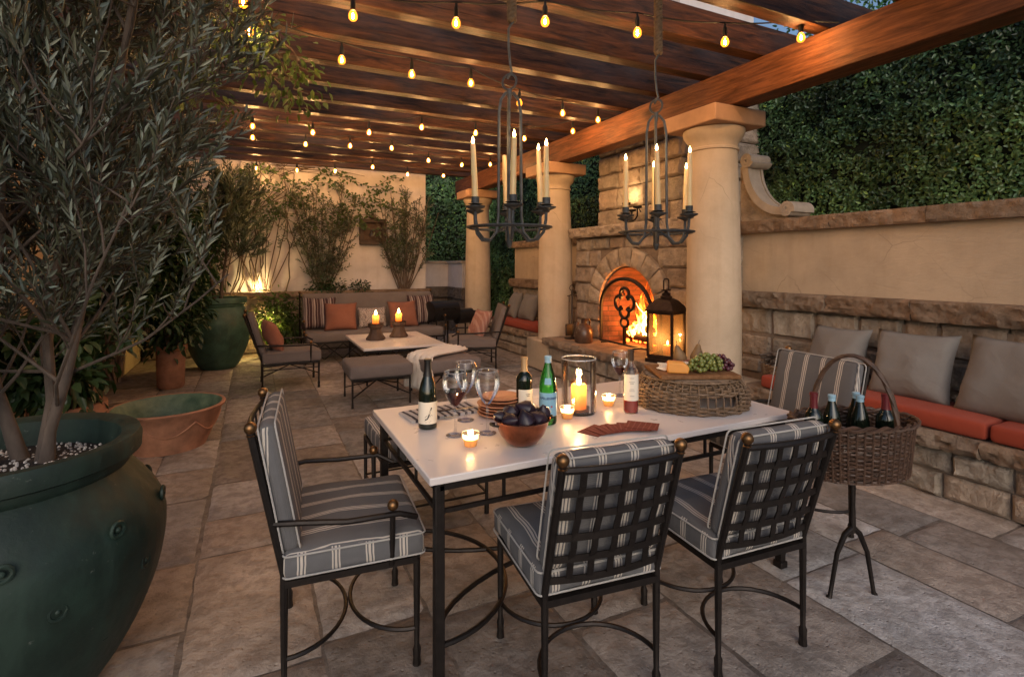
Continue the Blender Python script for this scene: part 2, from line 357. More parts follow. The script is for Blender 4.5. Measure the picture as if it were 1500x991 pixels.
class MB:
    def __init__(s): s.v = []; s.f = []; s.tone = []; s.cur = (1, 1, 1)
    def add(s, vs, fs, tone=None):
        o = len(s.v); s.v += [tuple(p) for p in vs]; s.f += [tuple(i + o for i in f) for f in fs]
        s.tone += [tone or s.cur] * len(vs); return s
    def box(s, c, d, rz=0, M4=None, tone=None):
        x, y, z = (k / 2 for k in d)
        vs = [Vector((i * x, j * y, k * z)) for k in (-1, 1) for j in (-1, 1) for i in (-1, 1)]
        m = M4 or Matrix.Rotation(rz, 3, 'Z'); c = Vector(c)
        return s.add([m @ v + c for v in vs], [(0, 2, 3, 1), (4, 5, 7, 6), (0, 1, 5, 4), (2, 6, 7, 3), (0, 4, 6, 2), (1, 3, 7, 5)], tone)
    def bar(s, p0, p1, w, h, roll=None):
        p0 = Vector(p0); p1 = Vector(p1); d = p1 - p0
        a, b = frame_of(d)
        if roll is not None:
            a = Vector(roll); a = (a - d * (a.dot(d) / d.dot(d))).normalized(); b = d.normalized().cross(a)
        vs = [p + a * i * w / 2 + b * j * h / 2 for p in (p0, p1) for i, j in ((-1, -1), (1, -1), (1, 1), (-1, 1))]
        return s.add(vs, [(3, 2, 1, 0), (4, 5, 6, 7), (0, 1, 5, 4), (1, 2, 6, 5), (2, 3, 7, 6), (3, 0, 4, 7)])
    def tube(s, pts, r, n=8, closed=False, tone=None, flat=1.0):
        pts = [Vector(p) for p in pts]; N = len(pts)
        rs = r if isinstance(r, (list, tuple)) else [r] * N
        vs = []; pa = None
        for i, p in enumerate(pts):
            if closed: d = pts[(i + 1) % N] - pts[i - 1]
            else: d = pts[min(i + 1, N - 1)] - pts[max(i - 1, 0)]
            if d.length < 1e-9: d = Vector((0, 0, 1))
            d.normalize()
            if pa is None: a, b = frame_of(d)
            else:
                a = (pa - d * pa.dot(d))
                a = a.normalized() if a.length > 1e-6 else frame_of(d)[0]
                b = d.cross(a) * -1
            pa = a
            for k in range(n):
                t = 2 * math.pi * k / n
                vs.append(p + a * math.cos(t) * rs[i] + b * math.sin(t) * rs[i] * flat)
        fs = []
        for i in range(N if closed else N - 1):
            j = (i + 1) % N
            for k in range(n):
                k2 = (k + 1) % n
                fs.append((i * n + k, j * n + k, j * n + k2, i * n + k2))
        if not closed:
            fs.append(tuple(range(n))); fs.append(tuple((N - 1) * n + k for k in reversed(range(n))))
        return s.add(vs, fs, tone)
    def lathe(s, prof, n=24, c=(0, 0, 0), sx=1., sy=1., tone=None, cap=True, rip=None):
        c = Vector(c); vs = []; fs = []; m = len(prof)
        for k in range(n):
            t = 2 * math.pi * k / n
            for (r, z) in prof:
                q = r * (1 + (rip(t, z) if rip else 0))
                vs.append(c + Vector((q * math.cos(t) * sx, q * math.sin(t) * sy, z)))
        for k in range(n):
            k2 = (k + 1) % n
            for i in range(m - 1): fs.append((k * m + i, k2 * m + i, k2 * m + i + 1, k * m + i + 1))
        if cap:
            if prof[0][0] > 1e-6: fs.append(tuple(k * m for k in reversed(range(n))))
            if prof[-1][0] > 1e-6: fs.append(tuple(k * m + m - 1 for k in range(n)))
        return s.add(vs, fs, tone)
    def ball(s, c, r, n=12, sz=1., tone=None, m=8):
        prof = [(max(1e-7, r * math.sin(math.pi * i / m)), -r * sz * math.cos(math.pi * i / m)) for i in range(m + 1)]
        return s.lathe(prof, n, c, tone=tone, cap=False)
    def prism(s, poly, a0, a1, axis='X', tone=None):
        """extrude a 2D outline: axis X -> outline in (y,z); Y -> (x,z); Z -> (x,y)"""
        def mk(u, v, w): return {'X': (w, u, v), 'Y': (u, w, v), 'Z': (u, v, w)}[axis]
        n = len(poly)
        vs = [mk(u, v, a0) for u, v in poly] + [mk(u, v, a1) for u, v in poly]
        fs = [tuple(reversed(range(n))), tuple(range(n, 2 * n))] + [(i, (i + 1) % n, n + (i + 1) % n, n + i) for i in range(n)]
        return s.add(vs, fs, tone)
    def rbox(s, c, d, r, puff=0., n=6, M4=None, wob=0.):
        """soft cushion: rounded box, top and bottom puffed"""
        hx, hy, hz = (k / 2 for k in d); r = min(r, hx * .98, hy * .98, hz * .98)
        def ts(h):
            e = [-h, -h + r * .3, -h + r]; q = [(-h + r) + (2 * h - 2 * r) * i / n for i in range(1, n)]
            return e + q + [h - r, h - r * .3, h]
        X, Y, Z = ts(hx), ts(hy), [-hz, -hz + r * .3, -hz + r, hz - r, hz - r * .3, hz]
        idx = {}; vs = []; fs = []
        m = M4 or Matrix.Identity(3); c = Vector(c)
        def vert(x, y, z):
            k = (round(x, 6), round(y, 6), round(z, 6))
            if k in idx: return idx[k]
            q = Vector((max(-hx + r, min(hx - r, x)), max(-hy + r, min(hy - r, y)), max(-hz + r, min(hz - r, z))))
            dd = Vector((x, y, z)) - q
            p = q + dd.normalized() * r if dd.length > 1e-9 else Vector((x, y, z))
            if puff:
                w = max(0, 1 - (x / hx) ** 2) * max(0, 1 - (y / hy) ** 2)
                p.z += (1 if z > 0 else -1) * puff * w * (abs(z) / hz)
            if wob: p += noise.noise_vector(p * 7 + c * 3) * wob
            idx[k] = len(vs); vs.append(m @ p + c); return idx[k]
        def quad(a, b, f):
            for i in range(len(a) - 1):
                for j in range(len(b) - 1):
                    fs.append(f(a[i], a[i + 1], b[j], b[j + 1]))
        quad(X, Y, lambda a, b, e, g: (vert(a, e, hz), vert(b, e, hz), vert(b, g, hz), vert(a, g, hz)))
        quad(X, Y, lambda a, b, e, g: (vert(a, g, -hz), vert(b, g, -hz), vert(b, e, -hz), vert(a, e, -hz)))
        quad(X, Z, lambda a, b, e, g: (vert(a, -hy, e), vert(b, -hy, e), vert(b, -hy, g), vert(a, -hy, g)))
        quad(X, Z, lambda a, b, e, g: (vert(a, hy, g), vert(b, hy, g), vert(b, hy, e), vert(a, hy, e)))
        quad(Y, Z, lambda a, b, e, g: (vert(hx, a, e), vert(hx, b, e), vert(hx, b, g), vert(hx, a, g)))
        quad(Y, Z, lambda a, b, e, g: (vert(-hx, a, g), vert(-hx, b, g), vert(-hx, b, e), vert(-hx, a, e)))
        return s.add(vs, fs)
    def pillow(s, w, h, t, n=14, M4=None, c=(0, 0, 0), seed=0):
        """scatter pillow in local XZ, thickness along Y"""
        vs = []; fs = []; m = M4 or Matrix.Identity(3); c = Vector(c)
        def th(u, v): return t / 2 * (max(0, 1 - abs(u) ** 2.6) ** .55) * (max(0, 1 - abs(v) ** 2.6) ** .55)
        for side in (-1, 1):
            for j in range(n + 1):
                for i in range(n + 1):
                    u = -1 + 2 * i / n; v = -1 + 2 * j / n
                    k = 1 - .09 * (1 - v * v) * (abs(u) ** 3); k2 = 1 - .09 * (1 - u * u) * (abs(v) ** 3)
                    y = th(u, v)
                    y += (.022 * noise.noise(Vector((u * 1.9 + seed, v * 1.9, side * 3 + seed))) + .008 * noise.noise(Vector((u * 5 + seed, v * 3.2, side * 5 + seed)))) * (1 if y > .004 else 0)
                    vs.append(m @ Vector((u * w / 2 * k, side * y, v * h / 2 * k2)) + c)
        N = (n + 1) ** 2
        for j in range(n):
            for i in range(n):
                a = j * (n + 1) + i
                fs.append((a + n + 1, a + n + 2, a + 1, a)[::-1]); b = a + N
                fs.append((b, b + 1, b + n + 2, b + n + 1)[::-1])
        return s.add(vs, fs)
    def build(s, name, m, parent=None, ang=40, bevel=0, tones=False, loc=None, weld=False):
        me = bpy.data.meshes.new(name); me.from_pydata(s.v, [], s.f); me.validate()
        if weld:
            bm = bmesh.new(); bm.from_mesh(me); bmesh.ops.remove_doubles(bm, verts=bm.verts, dist=1e-5); bm.to_mesh(me); bm.free()
        bm = bmesh.new(); bm.from_mesh(me); bmesh.ops.recalc_face_normals(bm, faces=bm.faces); bm.to_mesh(me); bm.free()
        me.polygons.foreach_set('use_smooth', [True] * len(me.polygons))
        me.set_sharp_from_angle(angle=R_(ang))
        if tones:
            a = me.color_attributes.new('tone', 'FLOAT_COLOR', 'POINT')
            a.data.foreach_set('color', np.array([t + (1,) for t in s.tone], dtype=np.float32).ravel())
        me.materials.append(m)
        o = bpy.data.objects.new(name, me); COL.objects.link(o)
        if parent: o.parent = parent
        if loc: o.location = loc
        if bevel:
            b = o.modifiers.new('bevel', 'BEVEL'); b.width = bevel; b.segments = 2; b.limit_method = 'ANGLE'
        return o

def tag(o, label, cat, group=None, kind=None):
    if label: o['label'] = label
    if cat: o['category'] = cat
    if group: o['group'] = group
    if kind: o['kind'] = kind
    return o
def struct(o): o['kind'] = 'structure'; return o
def thing(name, label, cat, loc=(0, 0, 0), rz=0, group=None):
    o = bpy.data.objects.new(name, None); COL.objects.link(o); o.empty_display_size = .1
    o.location = loc; o.rotation_euler = (0, 0, rz); return tag(o, label, cat, group)
def dup(o, loc=None, rz=None, label=None, group=None, parent=None):
    c = o.copy(); COL.objects.link(c)
    if parent: c.parent = parent
    if loc is not None: c.location = loc
    if rz is not None: c.rotation_euler = (0, 0, rz)
    if label: c['label'] = label
    if group: c['group'] = group
    for ch in list(o.children): dup(ch, parent=c)
    return c
def lamp(name, loc, watts, col, radius=.01, parent=None):
    l = bpy.data.lights.new(name, 'POINT'); l.energy = watts; l.color = col; l.shadow_soft_size = radius
    o = bpy.data.objects.new(name, l); COL.objects.link(o); o.location = loc
    if parent: o.parent = parent
    return o
WARM = (1, .60, .27)

def leaves(name, P, D, Nn, L, W, m, parent=None, tone=None, droop=.08, fold=.18):
    P, D, Nn = (np.asarray(a, dtype=np.float64) for a in (P, D, Nn)); n = len(P)
    D = D / np.linalg.norm(D, axis=1, keepdims=True)
    S = np.cross(D, Nn); S /= np.maximum(np.linalg.norm(S, axis=1, keepdims=True), 1e-9)
    U = np.cross(S, D)
    L = np.broadcast_to(np.asarray(L, float), (n,))[:, None]; W = np.broadcast_to(np.asarray(W, float), (n,))[:, None]
    V = np.empty((n, 6, 3))
    V[:, 0] = P
    V[:, 1] = P + D * L * .32 + S * W * .5 + U * W * fold
    V[:, 2] = P + D * L * .70 + S * W * .38 + U * (W * fold - L * droop * .4)
    V[:, 3] = P + D * L - U * L * droop
    V[:, 4] = P + D * L * .70 - S * W * .38 + U * (W * fold - L * droop * .4)
    V[:, 5] = P + D * L * .32 - S * W * .5 + U * W * fold
    idx = (np.arange(n) * 6)[:, None, None] + np.array([[0, 3, 2, 1], [0, 5, 4, 3]])[None]
    me = bpy.data.meshes.new(name)
    me.vertices.add(n * 6); me.vertices.foreach_set('co', V.ravel())
    me.loops.add(n * 8); me.loops.foreach_set('vertex_index', idx.ravel().astype(np.int32))
    me.polygons.add(n * 2); me.polygons.foreach_set('loop_start', np.arange(n * 2, dtype=np.int32) * 4)
    me.update(calc_edges=True); me.validate()
    if tone is None: tone = np.stack([nr.uniform(.6, 1.5, n)] * 3, 1)
    a = me.color_attributes.new('tone', 'FLOAT_COLOR', 'POINT')
    t4 = np.ones((n, 6, 4), dtype=np.float32); t4[:, :, :3] = np.asarray(tone)[:, None, :]
    a.data.foreach_set('color', t4.ravel())
    me.materials.append(m)
    o = bpy.data.objects.new(name, me); COL.objects.link(o)
    if parent: o.parent = parent
    return o
def rvec(n): 
    v = nr.normal(size=(n, 3)); return v / np.linalg.norm(v, axis=1, keepdims=True)
def vtone(n, lo=.6, hi=1.5, warm=.15):
    k = nr.uniform(lo, hi, n); w = nr.uniform(-warm, warm, n)
    return np.stack([k * (1 + w), k, k * (1 - w)], 1)

def courses(mb, O, U, V, N, width, heights, lens, avail=None, gap=.012, depth=.07, rough=.016, seed=1, tint=None):
    """rough-faced coursed masonry: real blocks on a plane, each with its own tone"""
    r = random.Random(seed); O, U, V, N = Vector(O), Vector(U), Vector(V), Vector(N); v = 0.
    for hh in heights:
        spans = avail(v, v + hh) if avail else [(0., width)]
        for (a, b) in spans:
            u = a
            while u < b - .02:
                l = r.uniform(*lens)
                if b - (u + l) < lens[0] * .6: l = b - u
                block(mb, O, U, V, N, u + gap / 2, min(b, u + l) - gap / 2, v + gap / 2, v + hh - gap / 2, depth, rough, r, tint)
                u += l
        v += hh
def block(mb, O, U, V, N, u0, u1, v0, v1, depth, rough, r, tint=None):
    nu = max(5, int((u1 - u0) / .022)); nv = max(5, int((v1 - v0) / .022)); sd = r.uniform(0, 99)
    vs = []; fs = []
    lift = r.uniform(.0, .016)
    for j in range(nv + 1):
        for i in range(nu + 1):
            u = u0 + (u1 - u0) * i / nu; v = v0 + (v1 - v0) * j / nv
            e = i in (0, nu) or j in (0, nv)
            q = noise.noise(Vector((u * 9 + sd, v * 9, sd))) + .6 * noise.noise(Vector((u * 22, v * 22 + sd, sd)))
            h = (-.008 + .004 * q if e else lift + .012 + .85 * rough * (q + .5 * noise.noise(Vector((u * 45, v * 45, sd)))))
            if e:
                u += .005 * noise.noise(Vector((v * 14 + sd, sd, 0))) ; v += .005 * noise.noise(Vector((u * 14, sd, 5)))
            vs.append(O + U * u + V * v + N * h)
    for j in range(nv):
        for i in range(nu):
            a = j * (nu + 1) + i; fs.append((a, a + 1, a + nu + 2, a + nu + 1))
    o = len(vs)
    ring = [i for i in range(nu + 1)] + [j * (nu + 1) + nu for j in range(1, nv + 1)] + [nv * (nu + 1) + i for i in range(nu - 1, -1, -1)] + [j * (nu + 1) for j in range(nv - 1, 0, -1)]
    for k in ring: vs.append(vs[k] - N * depth)
    m = len(ring)
    for k in range(m): fs.append((ring[k], o + k, o + (k + 1) % m, ring[(k + 1) % m]))
    k = r.uniform(.80, 1.16); w = r.uniform(-.06, .09)
    t = (k * (1 + w), k, k * (1 - w * .6))
    if tint: t = tuple(a * b for a, b in zip(t, tint))
    mb.add(vs, fs, t)

def rough_slab(mb, x0, x1, y0, y1, z0, z1, edge='x0', amp=.015, seg=.5, seed=3, axis=1):
    """ledge of split-faced slabs laid end to end along Y (axis=1) or X (axis=0)"""
    r = random.Random(seed); a0, a1 = (y0, y1) if axis == 1 else (x0, x1); a = a0
    while a < a1 - .01:
        l = r.uniform(seg * .7, seg * 1.3)
        if a1 - (a + l) < seg * .5: l = a1 - a
        b = min(a1, a + l)
        n = max(3, int((b - a) / .022)); k = r.uniform(.82, 1.18); w = r.uniform(-.05, .06); sd = r.uniform(0, 50)
        nz = max(4, int((z1 - z0) / .018)); vs = []; fs = []
        for i in range(n + 1):
            t = a + .003 + (b - a - .006) * i / n
            for j in range(nz + 1):
                z = z0 + (z1 - z0) * j / nz
                q = amp * 1.5 * (noise.noise(Vector((t * 8 + sd, z * 14, sd))) + .8 * noise.noise(Vector((t * 21, z * 30 + sd, sd))) + .5 * noise.noise(Vector((t * 44, z * 60 + sd, sd))))
                if j in (0, nz): q += amp * .8
                if axis == 1: vs.append((x0 + q if edge == 'x0' else x1 - q, t, z))
                else: vs.append((t, y0 + q, z))
            vs.append((x1 if edge == 'x0' else x0, t, z1) if axis == 1 else (t, y1, z1))
            vs.append((x1 if edge == 'x0' else x0, t, z0) if axis == 1 else (t, y1, z0))
        m = nz + 3
        for i in range(n):
            for j in range(m): fs.append((i * m + j, i * m + (j + 1) % m, (i + 1) * m + (j + 1) % m, (i + 1) * m + j))
        fs.append(tuple(range(m))); fs.append(tuple(n * m + j for j in reversed(range(m))))
        mb.add(vs, fs, (k * (1 + w), k, k * (1 - w)))
        a = b
# ================================================================== SETTING
b = MB(); b.box((3, 8, -.14), (160, 160, .2)); struct(b.build('ground', M['earth']))

# flagstone patio: staggered rows of split stones
def patio():
    mb = MB(); r = random.Random(5); x = -3.2
    mb.box((1.5, 4.6, -.030), (9.6, 14.0, .04), tone=(.58, .55, .52))
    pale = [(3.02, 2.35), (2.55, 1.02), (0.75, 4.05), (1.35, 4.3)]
    while x < 6.1:
        w = r.choice((.36, .42, .48, .56)); y = -1.6 - r.random() * .5
        while y < 11.2:
            l = r.choice((.42, .55, .68, .8, .95)); g = .005
            x0, x1, y0, y1 = x + g, x + w - g, y + g, y + l - g
            k = r.uniform(.60, 1.30); q = r.uniform(-.05, .10)
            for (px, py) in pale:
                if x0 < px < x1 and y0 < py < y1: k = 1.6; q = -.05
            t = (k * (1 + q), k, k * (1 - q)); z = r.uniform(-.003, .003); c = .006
            nx = max(2, int((x1 - x0) / .035)); ny = max(2, int((y1 - y0) / .035)); sd = r.uniform(0, 40)
            vs = []; fs = []
            for j in range(ny + 1):
                for i in range(nx + 1):
                    u = x0 + (x1 - x0) * i / nx; v = y0 + (y1 - y0) * j / ny
                    e = i in (0, nx) or j in (0, ny)
                    uu = u + (.007 * noise.noise(Vector((v * 14, sd, 1))) if i in (0, nx) else 0)
                    vv = v + (.007 * noise.noise(Vector((u * 14, sd, 2))) if j in (0, ny) else 0)
                    vs.append((uu, vv, z + (-.010 if e else .0022 * noise.noise(Vector((u * 6, v * 6, sd))))))
            for j in range(ny):
                for i in range(nx):
                    a = j * (nx + 1) + i; fs.append((a, a + 1, a + nx + 2, a + nx + 1))
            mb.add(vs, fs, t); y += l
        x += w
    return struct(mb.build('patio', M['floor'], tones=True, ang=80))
patio()

# ------------------------------------------------------------------ pergola
CX, CY0, CS = 3.80, 3.58, 2.84
for i in range(4):
    y = CY0 + CS * (i - 1) if i else CY0 - CS
    if i == 0: continue
    t = thing('stone_column', ['', 'nearest cream plaster column, standing beside the fireplace and the tall lantern',
              'middle cream plaster column on a square plinth, left of the fireplace hearth',
              'farthest cream plaster column, behind the pink pillowed armchair'][i], 'column', (CX, y, 0), 0, 'columns under the pergola beam')
    p = MB(); p.box((0, 0, .205), (.60, .60, .41)); p.build('plinth', M['column'], t, bevel=.02)
    s = MB(); pr = [(.245, .411), (.245, .43)]
    for k in range(21):
        q = k / 20; pr.append((.238 - .034 * q ** 1.7 + .006 * math.sin(q * math.pi), .44 + 2.02 * q))
    s.lathe(pr, 40); s.build('shaft', M['column'], t)
    s = MB(); s.lathe([(.203, 2.46), (.218, 2.465), (.218, 2.485), (.206, 2.49), (.21, 2.53), (.235, 2.56), (.262, 2.60), (.27, 2.635), (.268, 2.655), (.2, 2.66)], 40)
    s.build('capital', M['column'], t)
    s = MB(); s.box((0, 0, 2.733), (.62, .62, .145)); s.build('abacus', M['abacus'], t, bevel=.012)
carrier = thing('pergola_beam', 'long reddish timber beam carried on the cream columns', 'beam', (3.80, 0, 0))
s = MB(); s.box((0, 5.0, 2.965), (.22, 10.4, .305)); s.build('timber', M['beam'], carrier, bevel=.008)
lb = MB(); lb.box((0, 5.6, 2.965), (.2, 8.2, .305))
tag(lb.build('pergola_beam', M['beam'], loc=(-1.5, 0, 0), bevel=.008), 'timber wall beam behind the large olive tree, on the left garden wall', 'beam')
JY = [.83 + .55 * i for i in range(17)]
NUM = ['nearest', 'second', 'third', 'fourth', 'fifth', 'sixth', 'seventh', 'eighth', 'ninth', 'tenth', 'eleventh', 'twelfth', 'thirteenth', 'fourteenth']
jm = MB(); jm.box((0, 0, 0), (6.4, .122, .238))
j0 = None
for i, y in enumerate(JY):
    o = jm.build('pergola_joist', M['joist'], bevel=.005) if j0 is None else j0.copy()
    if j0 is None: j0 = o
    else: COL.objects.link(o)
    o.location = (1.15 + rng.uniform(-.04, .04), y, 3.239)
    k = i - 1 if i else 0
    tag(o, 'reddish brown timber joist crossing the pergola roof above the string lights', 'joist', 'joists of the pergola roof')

# ------------------------------------------------------------------ back wall with planter
bw = thing('garden_wall', 'pale stucco back wall behind the sofa, with climbing plants', 'wall', (0, 9.9, 0))
s = MB(); s.box((.55, .12, 1.72), (4.86, .24, 3.44)); s.build('stucco_panel', M['stucco_pale'], bw)
pl = thing('stone_planter', 'raised stone planter running behind the sofa below the back wall', 'planter', (0, 0, 0))
s = MB(); s.box((.73, 9.62, .45), (4.4, .18, .90)); s.build('core', M['mortar'], pl)
s = MB(); courses(s, (-1.45, 9.53, 0), (1, 0, 0), (0, 0, 1), (0, -1, 0), 4.36, (.24, .2, .24, .2), (.3, .6), seed=3)
s.build('stone_facing', M['stone'], pl, tones=True)
s = MB(); rough_slab(s, -1.47, 2.94, 9.47, 9.70, .90, .99, axis=0, seg=.6); s.build('coping', M['ledge'], pl, tones=True)
s = MB(); s.box((.73, 9.79, .86), (4.38, .17, .16)); s.build('soil', M['soil'], pl)
# square wall niche with small metal cross piece
nc = thing('wall_niche', 'small dark square frame hung on the back wall between two shrubs', 'wall niche', (1.97, 9.9, 2.03))
s = MB()
for dx, dz, w, h in ((0, .2, .46, .07), (0, -.2, .46, .07), (-.2, 0, .07, .33), (.2, 0, .07, .33)): s.box((dx, -.05, dz), (w, .10, h))
s.build('frame', M['niche'], nc, bevel=.008)
s = MB(); s.box((0, -.012, 0), (.33, .024, .33)); s.build('back_panel', M['pedestal'], nc)
s = MB(); s.lathe([(.0, -.075), (.032, -.07), (.036, -.04), (.02, -.02), (.01, .02), (.026, .03), (.012, .05), (.0, .055)], 14, (-.02, -.05, -.01)); s.build('ornament', M['silver'], nc)
s = MB()
for k in range(9):
    a = R_(20 * k); s.tube([(0, -.04, .245), (.06 * math.cos(a), -.04, .245 + .05 * math.sin(a)), (.11 * math.cos(a), -.045, .245 + .10 * math.sin(a))], [.012, .009, .003], 5)
s.build('crest', M['niche'], nc)

# courtyard walls beyond the far column
cw = thing('courtyard_wall', 'low gray stucco wall with a pale cap, in the far corner behind the sofa', 'wall')
s = MB(); s.box((3.35, 11.2, 1.21), (.98, .22, .5)); s.box((3.95, 10.75, 1.21), (.22, 1.12, .5)); s.build('stucco_panel', M['stucco_pale'], cw)
s = MB(); s.box((3.32, 11.18, 1.485), (1.1, .32, .05)); s.box((3.95, 10.70, 1.487), (.32, 1.1, .05)); s.build('cap', M['carved'], cw, bevel=.008)
s = MB(); s.box((3.35, 11.25, .48), (1.0, .2, .96)); s.box((4.0, 10.75, .48), (.2, 1.12, .96))
s.build('core', M['mortar'], cw)
s = MB(); courses(s, (2.86, 11.15, 0), (1, 0, 0), (0, 0, 1), (0, -1, 0), .98, (.24, .24, .24), (.25, .5), seed=8)
courses(s, (3.9, 11.2, 0), (0, -1, 0), (0, 0, 1), (-1, 0, 0), 1.0, (.24, .24, .24), (.25, .5), seed=9)
s.build('stone_facing', M['stone_dark'], cw, tones=True)
s = MB(); rough_slab(s, 2.86, 3.86, 11.08, 11.3, .72, .96, axis=0); rough_slab(s, 3.83, 4.05, 10.2, 11.2, .72, .96)
s.build('ledge', M['stone_dark'], cw, tones=True)
gp = thing('gate_post', 'pale stone post with a stepped cap, right of the farthest column', 'post', (4.30, 10.2, 0))
s = MB(); s.box((0, 0, .6), (.2, .2, 1.2)); s.build('shaft', M['carved'], gp)
s = MB(); s.box((0, 0, 1.225), (.3, .3, .05)); s.box((-.02, 0, 1.30), (.12, .12, .1)); s.build('cap', M['carved'], gp, bevel=.006)

# left garden wall
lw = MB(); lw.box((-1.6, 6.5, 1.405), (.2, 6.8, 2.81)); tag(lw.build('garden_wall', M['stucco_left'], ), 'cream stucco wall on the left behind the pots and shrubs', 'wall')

# ------------------------------------------------------------------ right garden wall, benches
def bench_wall(y0, y1, label, seed):
    w = thing('garden_wall', label, 'wall')
    X = 4.25
    s = MB(); s.box((X + .16, (y0 + y1) / 2, .50), (.2, y1 - y0, 1.0)); s.build('core', M['mortar'], w)
    s = MB(); courses(s, (X + .06, y1, .40), (0, -1, 0), (0, 0, 1), (-1, 0, 0), y1 - y0, (.16, .22, .26), (.2, .48), seed=seed)
    s.build('stone_facing', M['stone'], w, tones=True)
    s = MB(); rough_slab(s, X - .05, X + .26, y0, y1, 1.04, 1.185, seg=.75, amp=.018, seed=seed); s.build('ledge', M['ledge'], w, tones=True)
    s = MB(); s.box((X + .17, (y0 + y1) / 2, 1.46), (.2, y1 - y0 - .01, .55)); s.build('stucco_panel', M['stucco'], w)
    s = MB(); rough_slab(s, X - .01, X + .34, y0 - .02, y1, 1.735, 1.85, seg=.9, amp=.014, seed=seed + 4); s.build('coping', M['ledge'], w, tones=True)
    return w
bench_wall(-.6, 3.72, 'tan stucco wall with stone ledge behind the orange cushioned bench on the right', 21)
bench_wall(6.42, 8.75, 'short stucco wall with stone coping left of the fireplace', 27)
pt = thing('stone_pier', 'rough stone pier joining the fireplace to the right garden wall', 'pier')
s = MB(); s.box((4.42, 3.88, .87), (.3, .30, 1.74)); s.build('core', M['mortar'], pt)
s = MB(); courses(s, (4.27, 4.04, 0), (0, -1, 0), (0, 0, 1), (-1, 0, 0), .33, (.3, .22, .26, .22, .24, .2, .3), (.33, .4), seed=31)
courses(s, (4.27, 3.72, 0), (1, 0, 0), (0, 0, 1), (0, -1, 0), .33, (.3, .22, .26, .22, .24, .2, .3), (.33, .4), seed=32)
s.build('stone_facing', M['stone'], pt, tones=True)
s = MB(); rough_slab(s, 4.18, 4.6, 3.70, 4.06, 1.742, 1.87, seg=.6, seed=5); s.build('coping', M['ledge'], pt, tones=True)
def bench(y0, y1, label, seed):
    t = thing('stone_bench', label, 'bench')
    s = MB(); s.box((4.07, (y0 + y1) / 2, .15), (.46, y1 - y0, .30)); s.build('core', M['mortar'], t)
    s = MB(); courses(s, (3.82, y1, 0), (0, -1, 0), (0, 0, 1), (-1, 0, 0), y1 - y0, (.155, .15), (.28, .62), seed=seed, rough=.024)
    s.build('stone_facing', M['stone'], t, tones=True)
    s = MB(); rough_slab(s, 3.76, 4.30, y0, y1, .31, .415, seg=.7, amp=.02, seed=seed); s.build('seat', M['ledge'], t, tones=True)
bench(-.6, 3.26, 'long built-in stone bench along the right wall', 41)
bench(6.75, 8.75, 'shorter built-in stone bench beyond the fireplace', 43)
def seat_cushion(y0, y1, label):
    s = MB(); s.rbox((0, 0, 0), (.43, y1 - y0, .105), .03, .012, n=10, wob=.004)
    o = s.build('bench_cushion', M['orange'], loc=(4.005, (y0 + y1) / 2, .472), ang=180); tag(o, label, 'cushion', 'orange bench cushions')
seat_cushion(1.56, 3.08, 'long orange cushion on the right stone bench, below the two leftmost gray pillows')
seat_cushion(.1, 1.55, 'orange cushion at the right photo edge on the stone bench')
seat_cushion(6.95, 8.6, 'far orange cushion on the bench between the middle and farthest columns')
def bench_pillow(y, z, w, label, lean=22, rz=0, x=4.10):
    m = Matrix.Rotation(R_(-90 + rz), 3, 'Z') @ Matrix.Rotation(R_(-lean), 3, 'X')
    s = MB(); s.pillow(w, w * .98, .20, M4=m, seed=y)
    o = s.build('scatter_pillow', M['gray_pillow'], loc=(x, y, z), ang=180, weld=True); tag(o, label, 'pillow', 'gray bench pillows')
bench_pillow(2.63, .735, .47, 'gray square pillow leftmost on the right stone bench, behind the striped end chair', 20, -4)
bench_pillow(2.10, .74, .50, 'gray square pillow in the middle of the right bench, nearest the wine basket handle', 22, 5)
bench_pillow(1.55, .745, .54, 'gray square pillow cut by the right photo edge on the orange bench cushion', 24, -6, 4.09)
bench_pillow(8.25, .74, .48, 'gray pillow on the far orange bench cushion, left one of its pair', 20, -12, 4.08)
bench_pillow(7.72, .74, .48, 'gray pillow on the far orange bench cushion, partly behind the middle column', 20, 3, 4.08)

# ------------------------------------------------------------------ fireplace
fp = thing('fireplace', 'rough stone outdoor fireplace with an arched opening and tall chimney', 'fireplace')
FX, YC, HW, ZS, ZB = 4.0, 5.10, .52, .93, .48
RO = .76
def arch(r, n=18): return [(YC - r * math.cos(math.pi * i / n), ZS + r * .93 * math.sin(math.pi * i / n)) for i in range(n + 1)]
def avail(v0, v1):
    zm = v0 + ZB * 0 + 0
    z0, z1 = v0, v1
    if z1 <= ZB + .001: return [(0, 2.2)]
    lo = max(0, z0 - ZS) / .93
    if lo >= RO - .03: return [(0, 2.2)]
    h = math.sqrt(max(0, (RO - .02) ** 2 - lo ** 2)) if z1 > ZS + .02 else HW
    if z0 < ZS < z1: h = RO - .02
    c = 6.2 - YC
    return [(0, c - h), (c + h, 2.2)] if h > .02 else [(0, 2.2)]
s = MB(); courses(s, (FX, 6.2, 0), (0, -1, 0), (0, 0, 1), (-1, 0, 0), 2.2, (.26, .22, .22, .23, .26, .21, .22, .17), (.24, .52), avail=avail, seed=51, rough=.022)
courses(s, (FX, 4.0, 0), (1, 0, 0), (0, 0, 1), (0, -1, 0), .9, (.26, .22, .22, .23, .26, .21, .22, .17), (.3, .5), seed=52)
courses(s, (FX + .9, 6.2, 0), (-1, 0, 0), (0, 0, 1), (0, 1, 0), .9, (.26, .22, .22, .23, .26, .21, .22, .17), (.3, .5), seed=53)
s.build('stone_facing', M['stone'], fp, tones=True)
